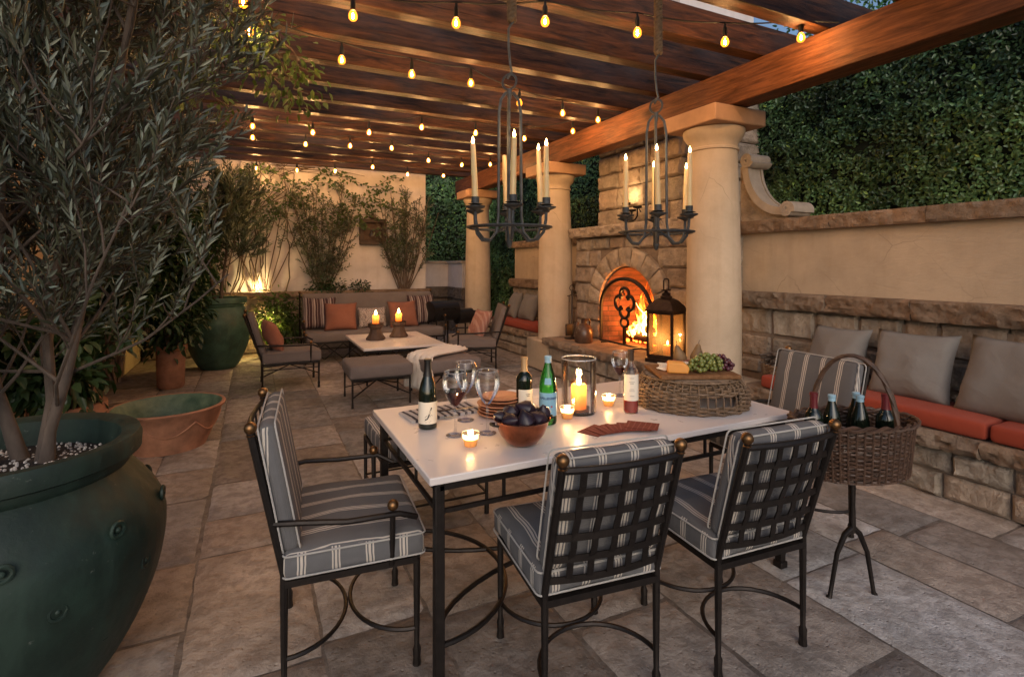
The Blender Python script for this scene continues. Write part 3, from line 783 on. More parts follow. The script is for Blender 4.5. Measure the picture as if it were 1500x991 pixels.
# mortar backing with the arched hole
s = MB(); A = arch(HW + .03, 24); outer = []
for (y, z) in A:
    outer.append((y, 1.79))
vs = [(FX + .02, y, z) for y, z in A] + [(FX + .02, y, z) for y, z in outer]; n = len(A)
s.add(vs, [(i, i + 1, n + i + 1, n + i) for i in range(n - 1)])
for y0, y1, z0, z1 in ((4.02, YC - HW - .03, 0, 1.79), (YC + HW + .03, 6.18, 0, 1.79), (YC - HW - .03, YC + HW + .03, 0, ZB - .02)):
    s.add([(FX + .02, y0, z0), (FX + .02, y1, z0), (FX + .02, y1, z1), (FX + .02, y0, z1)], [(0, 1, 2, 3)])
s.box((4.48, 4.045, .89), (.90, .05, 1.78)); s.box((4.48, 6.155, .89), (.90, .05, 1.78)); s.box((4.9, 5.1, .89), (.05, 2.1, 1.78))
s.build('mortar_bed', M['mortar'], fp)
# voussoirs
s = MB(); r = random.Random(4); N_ = 9
for k in range(N_):
    a0 = math.pi * k / N_ + .012; a1 = math.pi * (k + 1) / N_ - .012; nu, nv = 6, 6; sd = r.uniform(0, 50); vs = []; fs = []
    for j in range(nv + 1):
        for i in range(nu + 1):
            a = a0 + (a1 - a0) * i / nu; rr = HW + .005 + (RO - HW) * j / nv
            e = i in (0, nu) or j in (0, nv)
            h = .025 if e else .052 + .016 * noise.noise(Vector((a * 8 + sd, rr * 16, sd))) + .01 * noise.noise(Vector((a * 22, rr * 30, sd)))
            vs.append((FX - h, YC - rr * math.cos(a), ZS + rr * .93 * math.sin(a)))
    for j in range(nv):
        for i in range(nu): q = j * (nu + 1) + i; fs.append((q, q + 1, q + nu + 2, q + nu + 1))
    o = len(vs); ring = [i for i in range(nu + 1)] + [j * (nu + 1) + nu for j in range(1, nv + 1)] + [nv * (nu + 1) + i for i in range(nu - 1, -1, -1)] + [j * (nu + 1) for j in range(nv - 1, 0, -1)]
    for q in ring: vs.append((FX + .24, vs[q][1], vs[q][2]))
    m = len(ring)
    for q in range(m): fs.append((ring[q], o + q, o + (q + 1) % m, ring[(q + 1) % m]))
    t = r.uniform(1.05, 1.4); s.add(vs, fs, (t, t * .98, t * .93))
s.build('arch_ring', M['stone'], fp, tones=True)
# firebox
s = MB(); H2 = HW - .015; A = [(YC - H2, ZB)] + [(YC - H2 * math.cos(math.pi * i / 20), ZS + H2 * .93 * math.sin(math.pi * i / 20)) for i in range(21)] + [(YC + H2, ZB)]
x0, x1 = FX + .02, FX + .62
vs = [(x0, y, z) for y, z in A] + [(x1, YC + (y - YC) * .72, z if z <= ZS else ZS + (z - ZS) * .9) for y, z in A]; n = len(A)
s.add(vs, [(i, i + 1, n + i + 1, n + i) for i in range(n - 1)] + [tuple(range(n, 2 * n)), (0, n, 2 * n - 1, n - 1)])
s.build('firebox', M['brick'], fp)
# mantel and chimney
s = MB(); rough_slab(s, FX - .12, FX + .92, 3.93, 6.27, 1.792, 1.92, seg=1.1, amp=.016, seed=6); s.build('mantel', M['stone'], fp, tones=True)
ch = MB(); courses(ch, (4.14, 5.86, 1.92), (0, -1, 0), (0, 0, 1), (-1, 0, 0), 1.52, (.22, .26, .2, .24, .26, .22, .26, .24, .26), (.3, .62), seed=61, rough=.018)
courses(ch, (4.14, 4.34, 1.92), (1, 0, 0), (0, 0, 1), (0, -1, 0), 1.2, (.22, .26, .2, .24, .26, .22, .26, .24, .26), (.25, .5), seed=62)
ch.box((4.75, 5.10, 3.0), (1.16, 1.46, 2.2), tone=(.7, .7, .7)); cho = ch.build('chimney', M['stone'], fp, tones=True)
s = MB(); s.box((4.72, 5.10, 4.5), (1.14, 1.44, .8)); s.build('chimney_stack', M['stucco_pale'], fp)
# hearth
s = MB(); courses(s, (3.50, 6.08, 0), (0, -1, 0), (0, 0, 1), (-1, 0, 0), 2.18, (.19, .2), (.3, .55), seed=71)
courses(s, (3.98, 6.08, 0), (-1, 0, 0), (0, 0, 1), (0, 1, 0), .48, (.19, .2), (.3, .5), seed=72)
s.box((3.77, 4.99, .19), (.46, 2.14, .38), tone=(.6, .6, .6)); s.build('hearth_base', M['stone'], fp, tones=True)
s = MB(); rough_slab(s, 3.42, 4.03, 3.90, 6.12, .39, .48, seg=.8, amp=.018, seed=9); s.build('hearth_slab', M['ledge'], fp, tones=True)

# scroll buttress on the wall
sb = thing('stone_scroll', 'pale carved stone scroll buttress on the wall right of the chimney', 'carved scroll')
path = []
for i in range(25):
    q = i / 24; a = q * math.pi / 2
    path.append((3.60 - .56 * (1 - math.cos(a)) ** .9 * 1.0, 2.46 - .50 * math.sin(a) ** 1.05))
path = [(3.62 - .40 * (1 - math.cos(math.pi / 2 * i / 24)), 2.39 - .47 * math.sin(math.pi / 2 * i / 24)) for i in range(25)]
s = MB(); poly = [(3.72, 1.852)] + [(3.72, 2.39)] + path + [(3.20, 1.852)]
s.prism(poly, 4.31, 4.42, 'X'); s.build('infill', M['stone'], sb, ang=60, tones=True)
s = MB()
def ribbon(pts, t, x0, x1):
    out = [];
    for i, p in enumerate(pts):
        q0 = Vector(pts[max(0, i - 1)]); q1 = Vector(pts[min(len(pts) - 1, i + 1)]); d = (q1 - q0).normalized(); nn = Vector((-d.y, d.x))
        out.append((Vector(p) + nn * t / 2, Vector(p) - nn * t / 2))
    s.prism([tuple(a) for a, _ in out] + [tuple(c) for _, c in reversed(out)], x0, x1, 'X')
ribbon(path, .045, 4.28, 4.44); ribbon(path, .07, 4.255, 4.29); ribbon(path, .07, 4.43, 4.46)
for (cy, cz, dr) in ((3.585, 2.435, 1), (3.165, 1.925, -1)):
    pts = []
    for i in range(46):
        q = i / 45; rr = .068 * (1 - q * .86); a = (R_(200) if dr > 0 else R_(200)) + dr * q * 4.2 * math.pi
        pts.append((cy + rr * math.cos(a), cz + rr * math.sin(a)))
    for x0, x1, t in ((4.23, 4.50, .026),): ribbon(pts, t, x0, x1)
    c = [(cy + .048 * math.cos(k * math.pi / 10), cz + .048 * math.sin(k * math.pi / 10)) for k in range(20)]; s.prism(c, 4.24, 4.49, 'X')
s.build('scroll_band', M['carved'], sb, ang=50)

# ------------------------------------------------------------------ fire
scr = thing('fire_screen', 'black arched fire screen with a quatrefoil, in front of the flames', 'fire screen', (FX - .03, YC, ZB))
s = MB(); hw = .475; pts = [(0, -hw, 0)] + [(0, -hw * math.cos(math.pi * i / 20), .42 + .37 * math.sin(math.pi * i / 20)) for i in range(21)] + [(0, hw, 0)]
s.tube(pts, .023, 6, closed=True); s.build('frame', M['black'], scr)
s = MB()
for k in range(4):
    a = math.pi / 2 * k; c = Vector((0, .095 * math.cos(a), .50 + .095 * math.sin(a)))
    s.tube([c + Vector((0, .085 * math.cos(a + R_(-128 + 256 * i / 14)), .085 * math.sin(a + R_(-128 + 256 * i / 14)))) for i in range(15)], .020, 6)
s.tube([(0, .07 * math.cos(t * math.pi / 10), .27 + .055 * math.sin(t * math.pi / 10)) for t in range(20)], .016, 6, closed=True)
s.bar((0, 0, 0), (0, 0, .22), .03, .03); s.build('quatrefoil', M['black'], scr)
s = MB(); s.tube([(0, .0, .6), (-.02, 0, .635), (-.02, 0, .66)], .01, 6)
for y in (-.3, .3): s.bar((0, y, .008), (-.12, y, .008), .02, .016)
s.build('feet', M['black'], scr)
lg = thing('firewood_logs', 'charred logs burning inside the fireplace', 'firewood', (FX + .30, YC + .0, ZB))
for (a, c, l, zz) in ((8, (-.05, -.02), .62, .07), (-14, (.12, .05), .6, .075), (28, (.03, .03), .5, .17)):
    d = Vector((math.sin(R_(a)), math.cos(R_(a)), 0)); p = Vector((c[0], c[1], zz)); s = MB()
    s.tube([p + d * (l * (k / 6 - .5)) + Vector((rng.uniform(-.006, .006), 0, rng.uniform(-.006, .006))) for k in range(7)], [.05 + rng.uniform(-.008, .008) for _ in range(7)], 9)
    s.build('log', M['log'], lg)
s = MB()
for k in range(26): s.ball((rng.uniform(-.12, .18), rng.uniform(-.28, .28), .02), rng.uniform(.015, .03), 6, m=4)
s.build('embers', M['ember'], lg)
fl = thing('log_fire', 'tall orange flames rising from the logs in the fireplace', 'fire', (FX + .30, YC + .02, ZB + .06))
def tongue(mb, x, y, z, h, r, sd):
    pts = []; rs = []
    for k in range(12):
        q = k / 11
        pts.append((x + .05 * q * noise.noise(Vector((sd, q * 2.6, 0))) * 2, y + .10 * q * noise.noise(Vector((0, q * 3.1, sd))) * 2, z + h * q))
        rs.append(max(.0015, r * (math.sin(math.pi * min(1, q * .75 + .18)) ** 1.1) * (1 - q) ** .55 * (1 + .3 * noise.noise(Vector((q * 6, sd, 3))))))
    mb.tube(pts, rs, 8, flat=.55)
s = MB(); s2 = MB()
for k in range(34):
    y = rng.gauss(0, .13); h = max(.10, .60 * math.exp(-(y / .16) ** 2) * rng.uniform(.45, 1.05))
    (s if k % 3 else s2).__class__.tube
    tongue(s if k % 3 else s2, rng.uniform(-.12, .14), y, rng.uniform(0, .10), h * (1 if k % 3 else .75), rng.uniform(.016, .034) * (1 if k % 3 else .8), k * 3.7)
s.build('flame_tongues', M['fire'], fl); s2.build('hot_core', M['fire_core'], fl)
lamp('firelight', (FX + .22, YC + .02, ZB + .34), 11, (1, .30, .06), .12)

# tools, jug, mantel candelabra, firewood basket
tl = thing('fire_tool_set', 'black fireplace tool stand on the left end of the hearth', 'fire tools', (3.72, 5.86, .48))
s = MB(); s.lathe([(0, 0), (.10, 0), (.10, .012), (.02, .025), (.011, .04), (.011, .60), (.008, .62)], 20); s.tube([(.035 * math.cos(k * math.pi / 8), 0, .655 + .035 * math.sin(k * math.pi / 8)) for k in range(16)], .006, 6, closed=True)
s.tube([(-.07, 0, .55), (0, 0, .57), (.07, 0, .55)], .006, 6); s.build('stand', M['black'], tl)
s = MB(); s.tube([(-.06, -.02, .56), (-.06, -.02, .2)], .006, 6); s.rbox((-.06, -.02, .12), (.10, .02, .15), .008); s.build('shovel', M['black'], tl)
s = MB(); s.tube([(.06, -.02, .56), (.06, -.02, .22)], .006, 6); s.lathe([(.02, .22), (.035, .18), (.05, .04), (0, .035)], 12, (.06, -.02, 0)); s.build('brush', M['wicker'], tl)
s = MB(); s.tube([(0, .05, .56), (0, .05, .10), (.02, .05, .05)], .006, 6); s.build('poker', M['black'], tl)
jg = thing('stoneware_jug', 'brown glazed jug with a loop handle, beside the fire screen on the hearth', 'jug', (3.66, 5.50, .48))
s = MB(); s.lathe([(0, 0), (.10, 0), (.112, .02), (.116, .12), (.10, .18), (.06, .22), (.034, .235), (.034, .27), (.042, .285), (.03, .285), (.03, .24)], 28); s.build('body', M['jug'], jg)
s = MB(); s.tube([(.034, 0, .265), (.07, 0, .285), (.092, 0, .25), (.085, 0, .19)], .012, 8); s.build('handle', M['jug'], jg)
cd = thing('mantel_candelabra', 'dark metal candle holder with one lit candle, on the mantel', 'candelabra', (4.0, 5.0, 1.92))
s = MB(); s.lathe([(0, 0), (.07, 0), (.05, .02), (.012, .03)], 16)
for dy, h in ((.10, .22), (-.10, .16), (0, .13)):
    s.tube([(0, 0, .03), (0, dy * .6, .04), (0, dy, .08), (0, dy, h)], .009, 6); s.lathe([(.008, h), (.05, h + .012), (.055, h + .03), (.03, h + .02)], 14, (0, dy, 0))
s.tube([(0, -.16, .12), (0, -.11, .19), (0, -.1, .12)], .007, 6); s.build('frame', M['black'], cd)
s = MB(); s.lathe([(.03, .23), (.032, .28), (.0, .278)], 14, (0, .10, 0)); s.build('candle', M['wax_white'], cd)

def flame_mesh(mb, c, h=.03, r=.0065):
    mb.lathe([(0.0005, 0), (r * .8, h * .15), (r, h * .32), (r * .7, h * .6), (r * .3, h * .85), (.0003, h)], 8, c)
s = MB(); flame_mesh(s, (0, .10, .288), .05, .014); s.build('flame', M['flame'], cd); lamp('candle_light', (3.99, 5.10, 2.27), 2.2, WARM, .03)

# ------------------------------------------------------------------ lantern on hearth
ln = thing('lantern', 'tall dark metal lantern with a lit candle, at the right end of the hearth', 'lantern', (3.68, 4.07, .48), R_(20))
s = MB(); s.box((0, 0, .02), (.30, .30, .04)); s.box((0, 0, .048), (.27, .27, .016)); s.build('base', M['bronze'], ln, bevel=.004)
s = MB(); H = .44
for i in (-1, 1):
    for j in (-1, 1): s.box((i * .127, j * .127, .056 + H / 2), (.022, .022, H))
for k in range(4):
    m = Matrix.Rotation(k * math.pi / 2, 3, 'Z')
    for z in (.068, .484): s.box(m @ Vector((0, .127, z)), (.232, .016, .022), M4=m)
s.build('frame', M['bronze'], ln)
s = MB()
for k in range(4):
    m = Matrix.Rotation(k * math.pi / 2, 3, 'Z'); s.box(m @ Vector((0, .124, .276)), (.232, .003, .39), M4=m)
s.build('panes', M['glass_lamp'], ln)
s = MB(); s.box((0, 0, .506), (.30, .30, .02))
pv = [(.145, .516), (.13, .55), (.09, .60), (.055, .625)]
vs = []; fs = []
for r_, z in pv: vs += [(-r_, -r_, z), (r_, -r_, z), (r_, r_, z), (-r_, r_, z)]
for a in range(3):
    for k in range(4): fs.append((a * 4 + k, a * 4 + (k + 1) % 4, a * 4 + 4 + (k + 1) % 4, a * 4 + 4 + k))
fs.append((12, 13, 14, 15)); s.add(vs, fs); s.lathe([(.055, .624), (.06, .64), (.04, .655), (.045, .67), (.02, .685), (.012, .70)], 16)
s.build('roof', M['bronze'], ln)
s = MB(); s.box((0, 0, .705), (.10, .05, .012)); s.tube([(-.05, 0, .70), (-.05, 0, .80), (-.03, 0, .815), (.03, 0, .815), (.05, 0, .80), (.05, 0, .70)], .008, 8); s.build('handle', M['bronze'], ln)
s = MB(); s.lathe([(0, .056), (.042, .056), (.042, .165), (.036, .168), (.0, .160)], 20, (-.01, -.02, 0)); s.build('candle', M['wax'], ln)
s = MB(); flame_mesh(s, (-.01, -.02, .168), .045, .010); s.build('flame', M['flame'], ln)
lamp('candle_light', (3.67, 4.05, .72), 2.2, WARM, .012)

# basket of kindling on the right bench
kb = thing('kindling_basket', 'small basket piled with kindling sticks between the near column and the end chair', 'basket', (4.03, 3.02, .42))
def weave(mb, rx, ry, z0, z1, rows, flare=0., k=22, r=.0055, amp=.007, n=88, skip=None, c=(0, 0), dome=0.):
    for j in range(rows):
        q = j / max(1, rows - 1); z = z0 + (z1 - z0) * q; sx = rx * (1 + flare * (q - 1)); sy = ry * (1 + flare * (q - 1))
        if dome: f = 1 - dome * max(0, q - .45) ** 2 / .3; sx *= f; sy *= f
        pts = []
        for i in range(n):
            a = 2 * math.pi * i / n; w = amp * math.sin(a * k + (j % 2) * math.pi) + rng.uniform(-.0012, .0012)
            pts.append((c[0] + (sx + w) * math.cos(a), c[1] + (sy + w) * math.sin(a), z + rng.uniform(-.0015, .0015)))
        if skip and skip[0] <= q <= skip[1]:
            a0, a1 = skip[2]; seg = [p for i, p in enumerate(pts) if not (a0 < 2 * math.pi * i / n < a1)]
            st = next(i for i in range(n) if 2 * math.pi * i / n >= a1); m = len(seg); cut = sum(1 for i in range(n) if 2 * math.pi * i / n <= a0)
            seg = seg[cut:] + seg[:cut]; mb.tube(seg, r, 5)
        else: mb.tube(pts, r, 5, closed=True)
s = MB(); weave(s, .15, .15, .012, .17, 12, .12, 14, .007, .008, 48); s.lathe([(0, .004), (.13, .004), (.14, .13), (0, .13)], 24); s.build('woven_sides', M['wicker_pale'], kb)
s = MB()
for i in range(26):
    a = rng.uniform(-.5, .5); y = rng.uniform(-.1, .1); z = .17 + rng.uniform(0, .11)
    s.tube([(-.13 * math.cos(a) + rng.uniform(-.02, .02), y - .17 * math.sin(a), z), (0, y, z + .02), (.13 * math.cos(a), y + .17 * math.sin(a) + .05, z + rng.uniform(-.02, .03))], rng.uniform(.006, .012), 6)
s.build('kindling', M['bark'], kb)

# ================================================================== HEDGES
def hedge(name, label, x0, x1, y0, y1, z0, z1, n, face, size=.05, top=.15):
    """clipped hedge: dark core and leaves on the visible skin with an uneven surface"""
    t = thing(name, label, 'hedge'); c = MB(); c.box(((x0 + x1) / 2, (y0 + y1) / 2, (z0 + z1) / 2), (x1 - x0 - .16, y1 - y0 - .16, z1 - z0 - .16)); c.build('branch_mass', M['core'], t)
    P = []; Nm = []
    for f, share in face.items():
        m = int(n * share); a = nr.uniform(0, 1, (m, 2)); d = np.abs(nr.normal(0, .05, m)) - .02
        if f == '-x': p = np.stack([x0 + d, y0 + (y1 - y0) * a[:, 0], z0 + (z1 - z0) * a[:, 1]], 1); q = (-1, 0, .1)
        elif f == '-y': p = np.stack([x0 + (x1 - x0) * a[:, 0], y0 + d, z0 + (z1 - z0) * a[:, 1]], 1); q = (0, -1, .1)
        elif f == '+z': p = np.stack([x0 + (x1 - x0) * a[:, 0], y0 + (y1 - y0) * a[:, 1], z1 - d], 1); q = (0, 0, 1)
        P.append(p); Nm.append(np.broadcast_to(np.array(q, float), (m, 3)))
    P = np.concatenate(P); Nm = np.concatenate(Nm)
    lump = np.array([noise.noise(Vector(p) * 2.2) * .10 + noise.noise(Vector(p) * 6) * .06 for p in P]); keep = np.array([noise.noise(Vector(p) * 9 + Vector((5, 5, 5))) for p in P]) > -.34
    P = P + Nm * lump[:, None]; P, Nm, lump = P[keep], Nm[keep], lump[keep]; m = len(P)
    N2 = Nm + rvec(m) * .75; D = rvec(m) + np.array([0, 0, .35]) + Nm * .25; D = D - N2 * ((D * N2).sum(1) / (N2 * N2).sum(1))[:, None]
    clump = np.array([1 + 1.1 * noise.noise(Vector(p) * 1.7 + Vector((9, 1, 4))) + .5 * noise.noise(Vector(p) * 5) for p in P]).clip(.35, 2.)
    tone = vtone(m, .5, 1.35, .12) * clump[:, None]; bright = nr.uniform(0, 1, m) < .035; tone[bright] *= np.array([2.6, 2.1, 1.2])  # a few leaves brightened in colour as painted highlights
    leaves('foliage', P, D, N2, size * nr.uniform(.55, 1.45, m), size * .52 * nr.uniform(.8, 1.2, m), M['hedgeleaf'], t, tone, fold=.1)
    return t
hedge('clipped_hedge', 'tall dark green clipped hedge above the stucco wall on the right', 5.30, 6.1, .2, 4.9, 1.2, 3.62, 62000, {'-x': .93, '+z': .07}, .040)
hedge('clipped_hedge', 'tall green hedge between the middle column and the chimney', 5.45, 6.2, 5.6, 12.8, .6, 3.9, 40000, {'-x': 1.0}, .050)
hedge('clipped_hedge', 'tall green hedge beyond the back wall, left of the farthest column', 2.2, 6.2, 12.4, 13.0, .6, 4.3, 17000, {'-y': 1.0}, .07)
hedge('clipped_shrub', 'low clipped green shrub between the farthest column and the short stucco wall', 4.45, 5.2, 9.6, 10.5, .0, 1.35, 9000, {'-x': .4, '-y': .4, '+z': .2}, .045)

# far tree glimpsed above the chimney line
tr = thing('distant_tree', 'bare topped tree seen against the sky above the hedge, over the pergola beam', 'tree', (9.5, 5.2, 0))
s = MB(); s.tube([(0, 0, 0), (.05, .1, 2.5), (-.05, 0, 5.5)], [.16, .13, .05], 8); s.build('trunk', M['bark_dark'], tr)
m = 5200; q = rvec(m) * (nr.uniform(.2, 1, m) ** .5)[:, None] * np.array([1.6, 2.2, 1.7]) + np.array([0, 0, 5.0]); leaves('crown', q, rvec(m), rvec(m), .10, .045, M['hedgeleaf'], tr)

# ================================================================== WOODY PLANTS
def grow(mb, p, d, length, r0, segs, curl, r, up=.0, r1=None):
    pts = [Vector(p)]; rs = [r0]; d = Vector(d).normalized()
    for i in range(segs):
        d = (d + Vector((r.uniform(-1, 1), r.uniform(-1, 1), r.uniform(-1, 1))) * curl + Vector((0, 0, up))).normalized()
        pts.append(pts[-1] + d * length / segs); rs.append(r0 + ((r1 if r1 is not None else r0 * .45) - r0) * (i + 1) / segs)
    mb.tube(pts, rs, 6); return pts, d
def twig_leaves(acc, pts, r, n, size, spread=.8):
    P, D, N = acc
    for k in range(n):
        q = (k + .6) / n * (len(pts) - 1); i = min(int(q), len(pts) - 2); f = q - i
        p = pts[i].lerp(pts[i + 1], f); d = (pts[i + 1] - pts[i]).normalized(); a, b = frame_of(d); t = r.uniform(0, 6.28)
        for sgn in (1, -1):
            side = (a * math.cos(t) + b * math.sin(t)) * sgn
            P.append(p); D.append(d * r.uniform(.5, 1.1) + side * spread * r.uniform(.5, 1.2) + Vector((0, 0, r.uniform(-.1, .2)))); N.append(side.cross(d) * r.uniform(.3, 1) + Vector((r.uniform(-1, 1), r.uniform(-1, 1), r.uniform(-.2, 1.3))))
def olive_tree(t, trunks, nlimb, nbranch, ntwig, nleaf, llen, crown, size, seed, leafm, limb=.8, rt=.028, upb=.10, xmin=None, branch=.42, twig=.24, keep=None, qlo=.35, zlo=.15):
    r = random.Random(seed); st = MB(); acc = ([], [], [])
    for (p0, pts_) in trunks:
        pts = [Vector(p) for p in pts_]; rr = [rt * (1 - .45 * i / (len(pts) - 1)) for i in range(len(pts))]; rr[0] *= 1.45
        st.tube(pts, rr, 9)
        for _ in range(nlimb):
            q = r.uniform(qlo, 1) * (len(pts) - 1); i = min(int(q), len(pts) - 2); p = pts[i].lerp(pts[i + 1], q - i)
            out = Vector((p.x - crown.x, p.y - crown.y, 0)); a = r.uniform(0, 6.28)
            d = Vector((math.cos(a), math.sin(a), r.uniform(zlo, 1.4))) + out * .4
            lp, ld = grow(st, p, d, limb * r.uniform(.6, 1.2), rt * .34, 6, .16, r, upb)
            for _ in range(nbranch):
                q = r.uniform(.25, 1) * 5.99; i = int(q); p2 = lp[i].lerp(lp[i + 1], q - i); dd = (lp[i + 1] - lp[i]).normalized()
                v = Vector((r.uniform(-1, 1), r.uniform(-1, 1), r.uniform(-.5, 1)))
                tmp = MB(); bp, bd = grow(tmp, p2, dd * .5 + v * .8, branch * r.uniform(.6, 1.2), rt * .18, 5, .16, r, upb * .9)
                if keep and not (keep(bp[-1], 1.0)): continue
                st.add(tmp.v, tmp.f)
                for _ in range(ntwig):
                    q = r.uniform(.15, 1) * 4.99; i = int(q); p3 = bp[i].lerp(bp[i + 1], q - i); dd = (bp[i + 1] - bp[i]).normalized()
                    v = Vector((r.uniform(-1, 1), r.uniform(-1, 1), r.uniform(-.5, .9)))
                    tmp = MB(); tp, td = grow(tmp, p3, dd * .8 + v * .45, twig * r.uniform(.6, 1.25), rt * .075, 4, .10, r, .10, rt * .03)
                    if keep and not keep(tp[-1], r.uniform(.9, 1.12)): continue
                    st.add(tmp.v, tmp.f)
                    if xmin is not None and tp[-1].x < xmin: continue
                    twig_leaves(acc, tp, r, nleaf, size, .5)
    P, D, N = (np.array([tuple(v) for v in a]) for a in acc); m = len(P)
    st.build('trunk', M['bark'], t)
    leaves('crown', P, D, N, llen * nr.uniform(.65, 1.3, m), size * nr.uniform(.8, 1.25, m), leafm, t, vtone(m, .5, 2.1, .12), droop=.1, fold=.12)
    return m

def pot_profile(rim, belly, base, H, zb, lip=.05):
    pts = [(base, 0)]
    for k in range(1, 15):
        q = k / 15; z = H * .86 * q
        if z < zb: r_ = base + (belly - base) * math.sin(math.pi / 2 * z / zb) ** .8
        else: r_ = belly - (belly - rim * .90) * ((z - zb) / (H * .86 - zb)) ** 1.9
        pts.append((r_, z))
    pts += [(rim * .90, H * .87), (rim * .93, H * .89), (rim * .93, H * .91), (rim * 1.0, H * .925), (rim * 1.005, H * .975), (rim * .985, H), (rim * .90, H), (rim * .84, H * .985), (rim * .82, H * .90), (rim * .80, H * .80)]
    return pts
# big foreground pot and olive
PX, PY = -.75, 2.33
gpot = thing('green_pot', 'huge dark green glazed pot with raised rosettes at the left edge, holding the olive tree', 'plant pot', (PX, PY, 0))
s = MB(); s.lathe(pot_profile(.385, .462, .25, .845, .52), 64, cap=False); s.build('body', M['greenpot'], gpot, ang=50)
for z, off in ((.60, 0), (.44, .26), (.27, 0)):
    for k in range(10):
        a = off + k * 2 * math.pi / 10 ; rr = {.60: .452, .44: .452, .27: .40}[z]
        s = MB(); n_ = Vector((math.cos(a), math.sin(a), 0)); c = n_ * rr + Vector((0, 0, z)); u = Vector((-n_.y, n_.x, 0)); w = Vector((0, 0, 1))
        s.tube([c + u * .022 * math.cos(i * math.pi / 7) + w * .022 * math.sin(i * math.pi / 7) for i in range(14)], .0065, 6, closed=True); s.ball(c, .010, 8, m=5); s.build('rosette', M['greenpot'], gpot)
s = MB(); s.lathe([(0, .75), (.15, .757), (.315, .745)], 40, cap=False); s.build('soil', M['soil'], gpot)
s = MB()
for i in range(520):
    a = rng.uniform(0, 6.28); q = math.sqrt(rng.random()) * .30; s.ball((q * math.cos(a), q * math.sin(a), .757 - q * .02), rng.uniform(.003, .0065), 5, m=3)
peb = s.build('perlite', M['pebble'], gpot); peb['kind'] = 'stuff'
def crown_env(p, k):
    zs = [(.95, .30), (1.1, .58), (1.35, .70), (1.7, .76), (2.1, .88), (2.6, 1.06), (3.1, 1.08), (3.5, .7)]
    if p.z < .95 or p.z > 3.5: return False
    for (a, ra), (c, rc) in zip(zs, zs[1:]):
        if a <= p.z <= c: R = ra + (rc - ra) * (p.z - a) / (c - a)
    return math.hypot(p.x, p.y) < R * k
ot = thing('olive_tree', 'large olive tree with several trunks growing in the huge green pot', 'tree', (PX, PY, 0))
V3 = Vector
trunks = [(0, [(.10, .05, .72), (.11, .06, .85), (.16, .05, 1.05), (.20, .10, 1.35), (.22, .14, 1.7), (.30, .1, 2.1), (.36, .06, 2.5)]),
          (0, [(.09, .07, .74), (.10, .12, .95), (.06, .2, 1.25), (.10, .28, 1.6), (.10, .3, 2.05), (.15, .33, 2.5)]),
          (0, [(-.08, -.02, .72), (-.10, 0, .9), (-.06, .02, 1.15), (-.02, .05, 1.5), (0, 0, 1.9), (-.05, -.1, 2.4)]),
          (0, [(.02, .12, .72), (-.06, .15, 1.0), (-.16, .22, 1.4), (-.2, .3, 1.9), (-.18, .3, 2.4)])]
nl = olive_tree(ot, trunks, 17, 7, 6, 9, .049, V3((0, 0, 0)), .0085, 3, M['olive'], limb=.80, rt=.0195, upb=.075, xmin=-.72, qlo=.22, zlo=-.1, keep=crown_env)
print('olive leaves', nl)

# pale urn with a loose olive behind
urn = thing('green_urn', 'pale green glazed urn on the patio left of the far armchairs', 'plant pot', (-.43, 8.5, 0))
s = MB(); s.lathe(pot_profile(.36, .42, .22, .98, .62), 44, cap=False); s.build('body', M['greenurn'], urn, ang=50)
s = MB(); s.lathe([(0, .86), (.3, .86)], 24, cap=False); s.build('soil', M['soil'], urn)
t = thing('olive_tree', 'slender young olive standing in the pale green urn', 'tree', (-.43, 8.5, 0))
tk = [(0, [(.02, 0, .86), (.05, .02, 1.2), (.1, 0, 1.6), (.05, .05, 2.1)]), (0, [(-.03, .03, .86), (-.1, .05, 1.3), (-.15, .05, 1.9)])]
olive_tree(t, tk, 10, 6, 5, 7, .085, V3((0, 0, 0)), .020, 8, M['olive_far'], limb=.55, rt=.022, branch=.45, twig=.25)
# low terracotta bowl
bo = thing('terracotta_bowl', 'wide low terracotta bowl with a green glazed inside and rope swag, on the patio', 'bowl', (-.60, 5.0, 0)); bo.scale = (.89, .89, .89)
s = MB(); s.lathe([(.29, 0), (.30, .02), (.335, .10), (.385, .22), (.425, .33), (.445, .345), (.452, .362), (.44, .372), (.42, .368)], 56, cap=False); s.lathe([(0, 0), (.29, 0)], 56, cap=False); s.build('body', M['terracotta'], bo)
s = MB(); s.lathe([(.425, .3705), (.40, .345), (.36, .22), (.31, .09), (.0, .075)], 56, cap=False); s.build('glaze', M['greenglaze'], bo)
s = MB()
for k in range(6):
    a0 = -2.0 + k * math.pi / 3; pts = []
    for i in range(13):
        q = i / 12; a = a0 + q * math.pi / 3; z = .27 - .11 * math.sin(math.pi * q); rr = .300 + (.415 - .300) * min(1, (z - .02) / .31) * 1.02 + .012
        pts.append((rr * math.cos(a), rr * math.sin(a), z))
    s.tube(pts, .007, 6)
s.build('swag', M['terracotta'], bo)
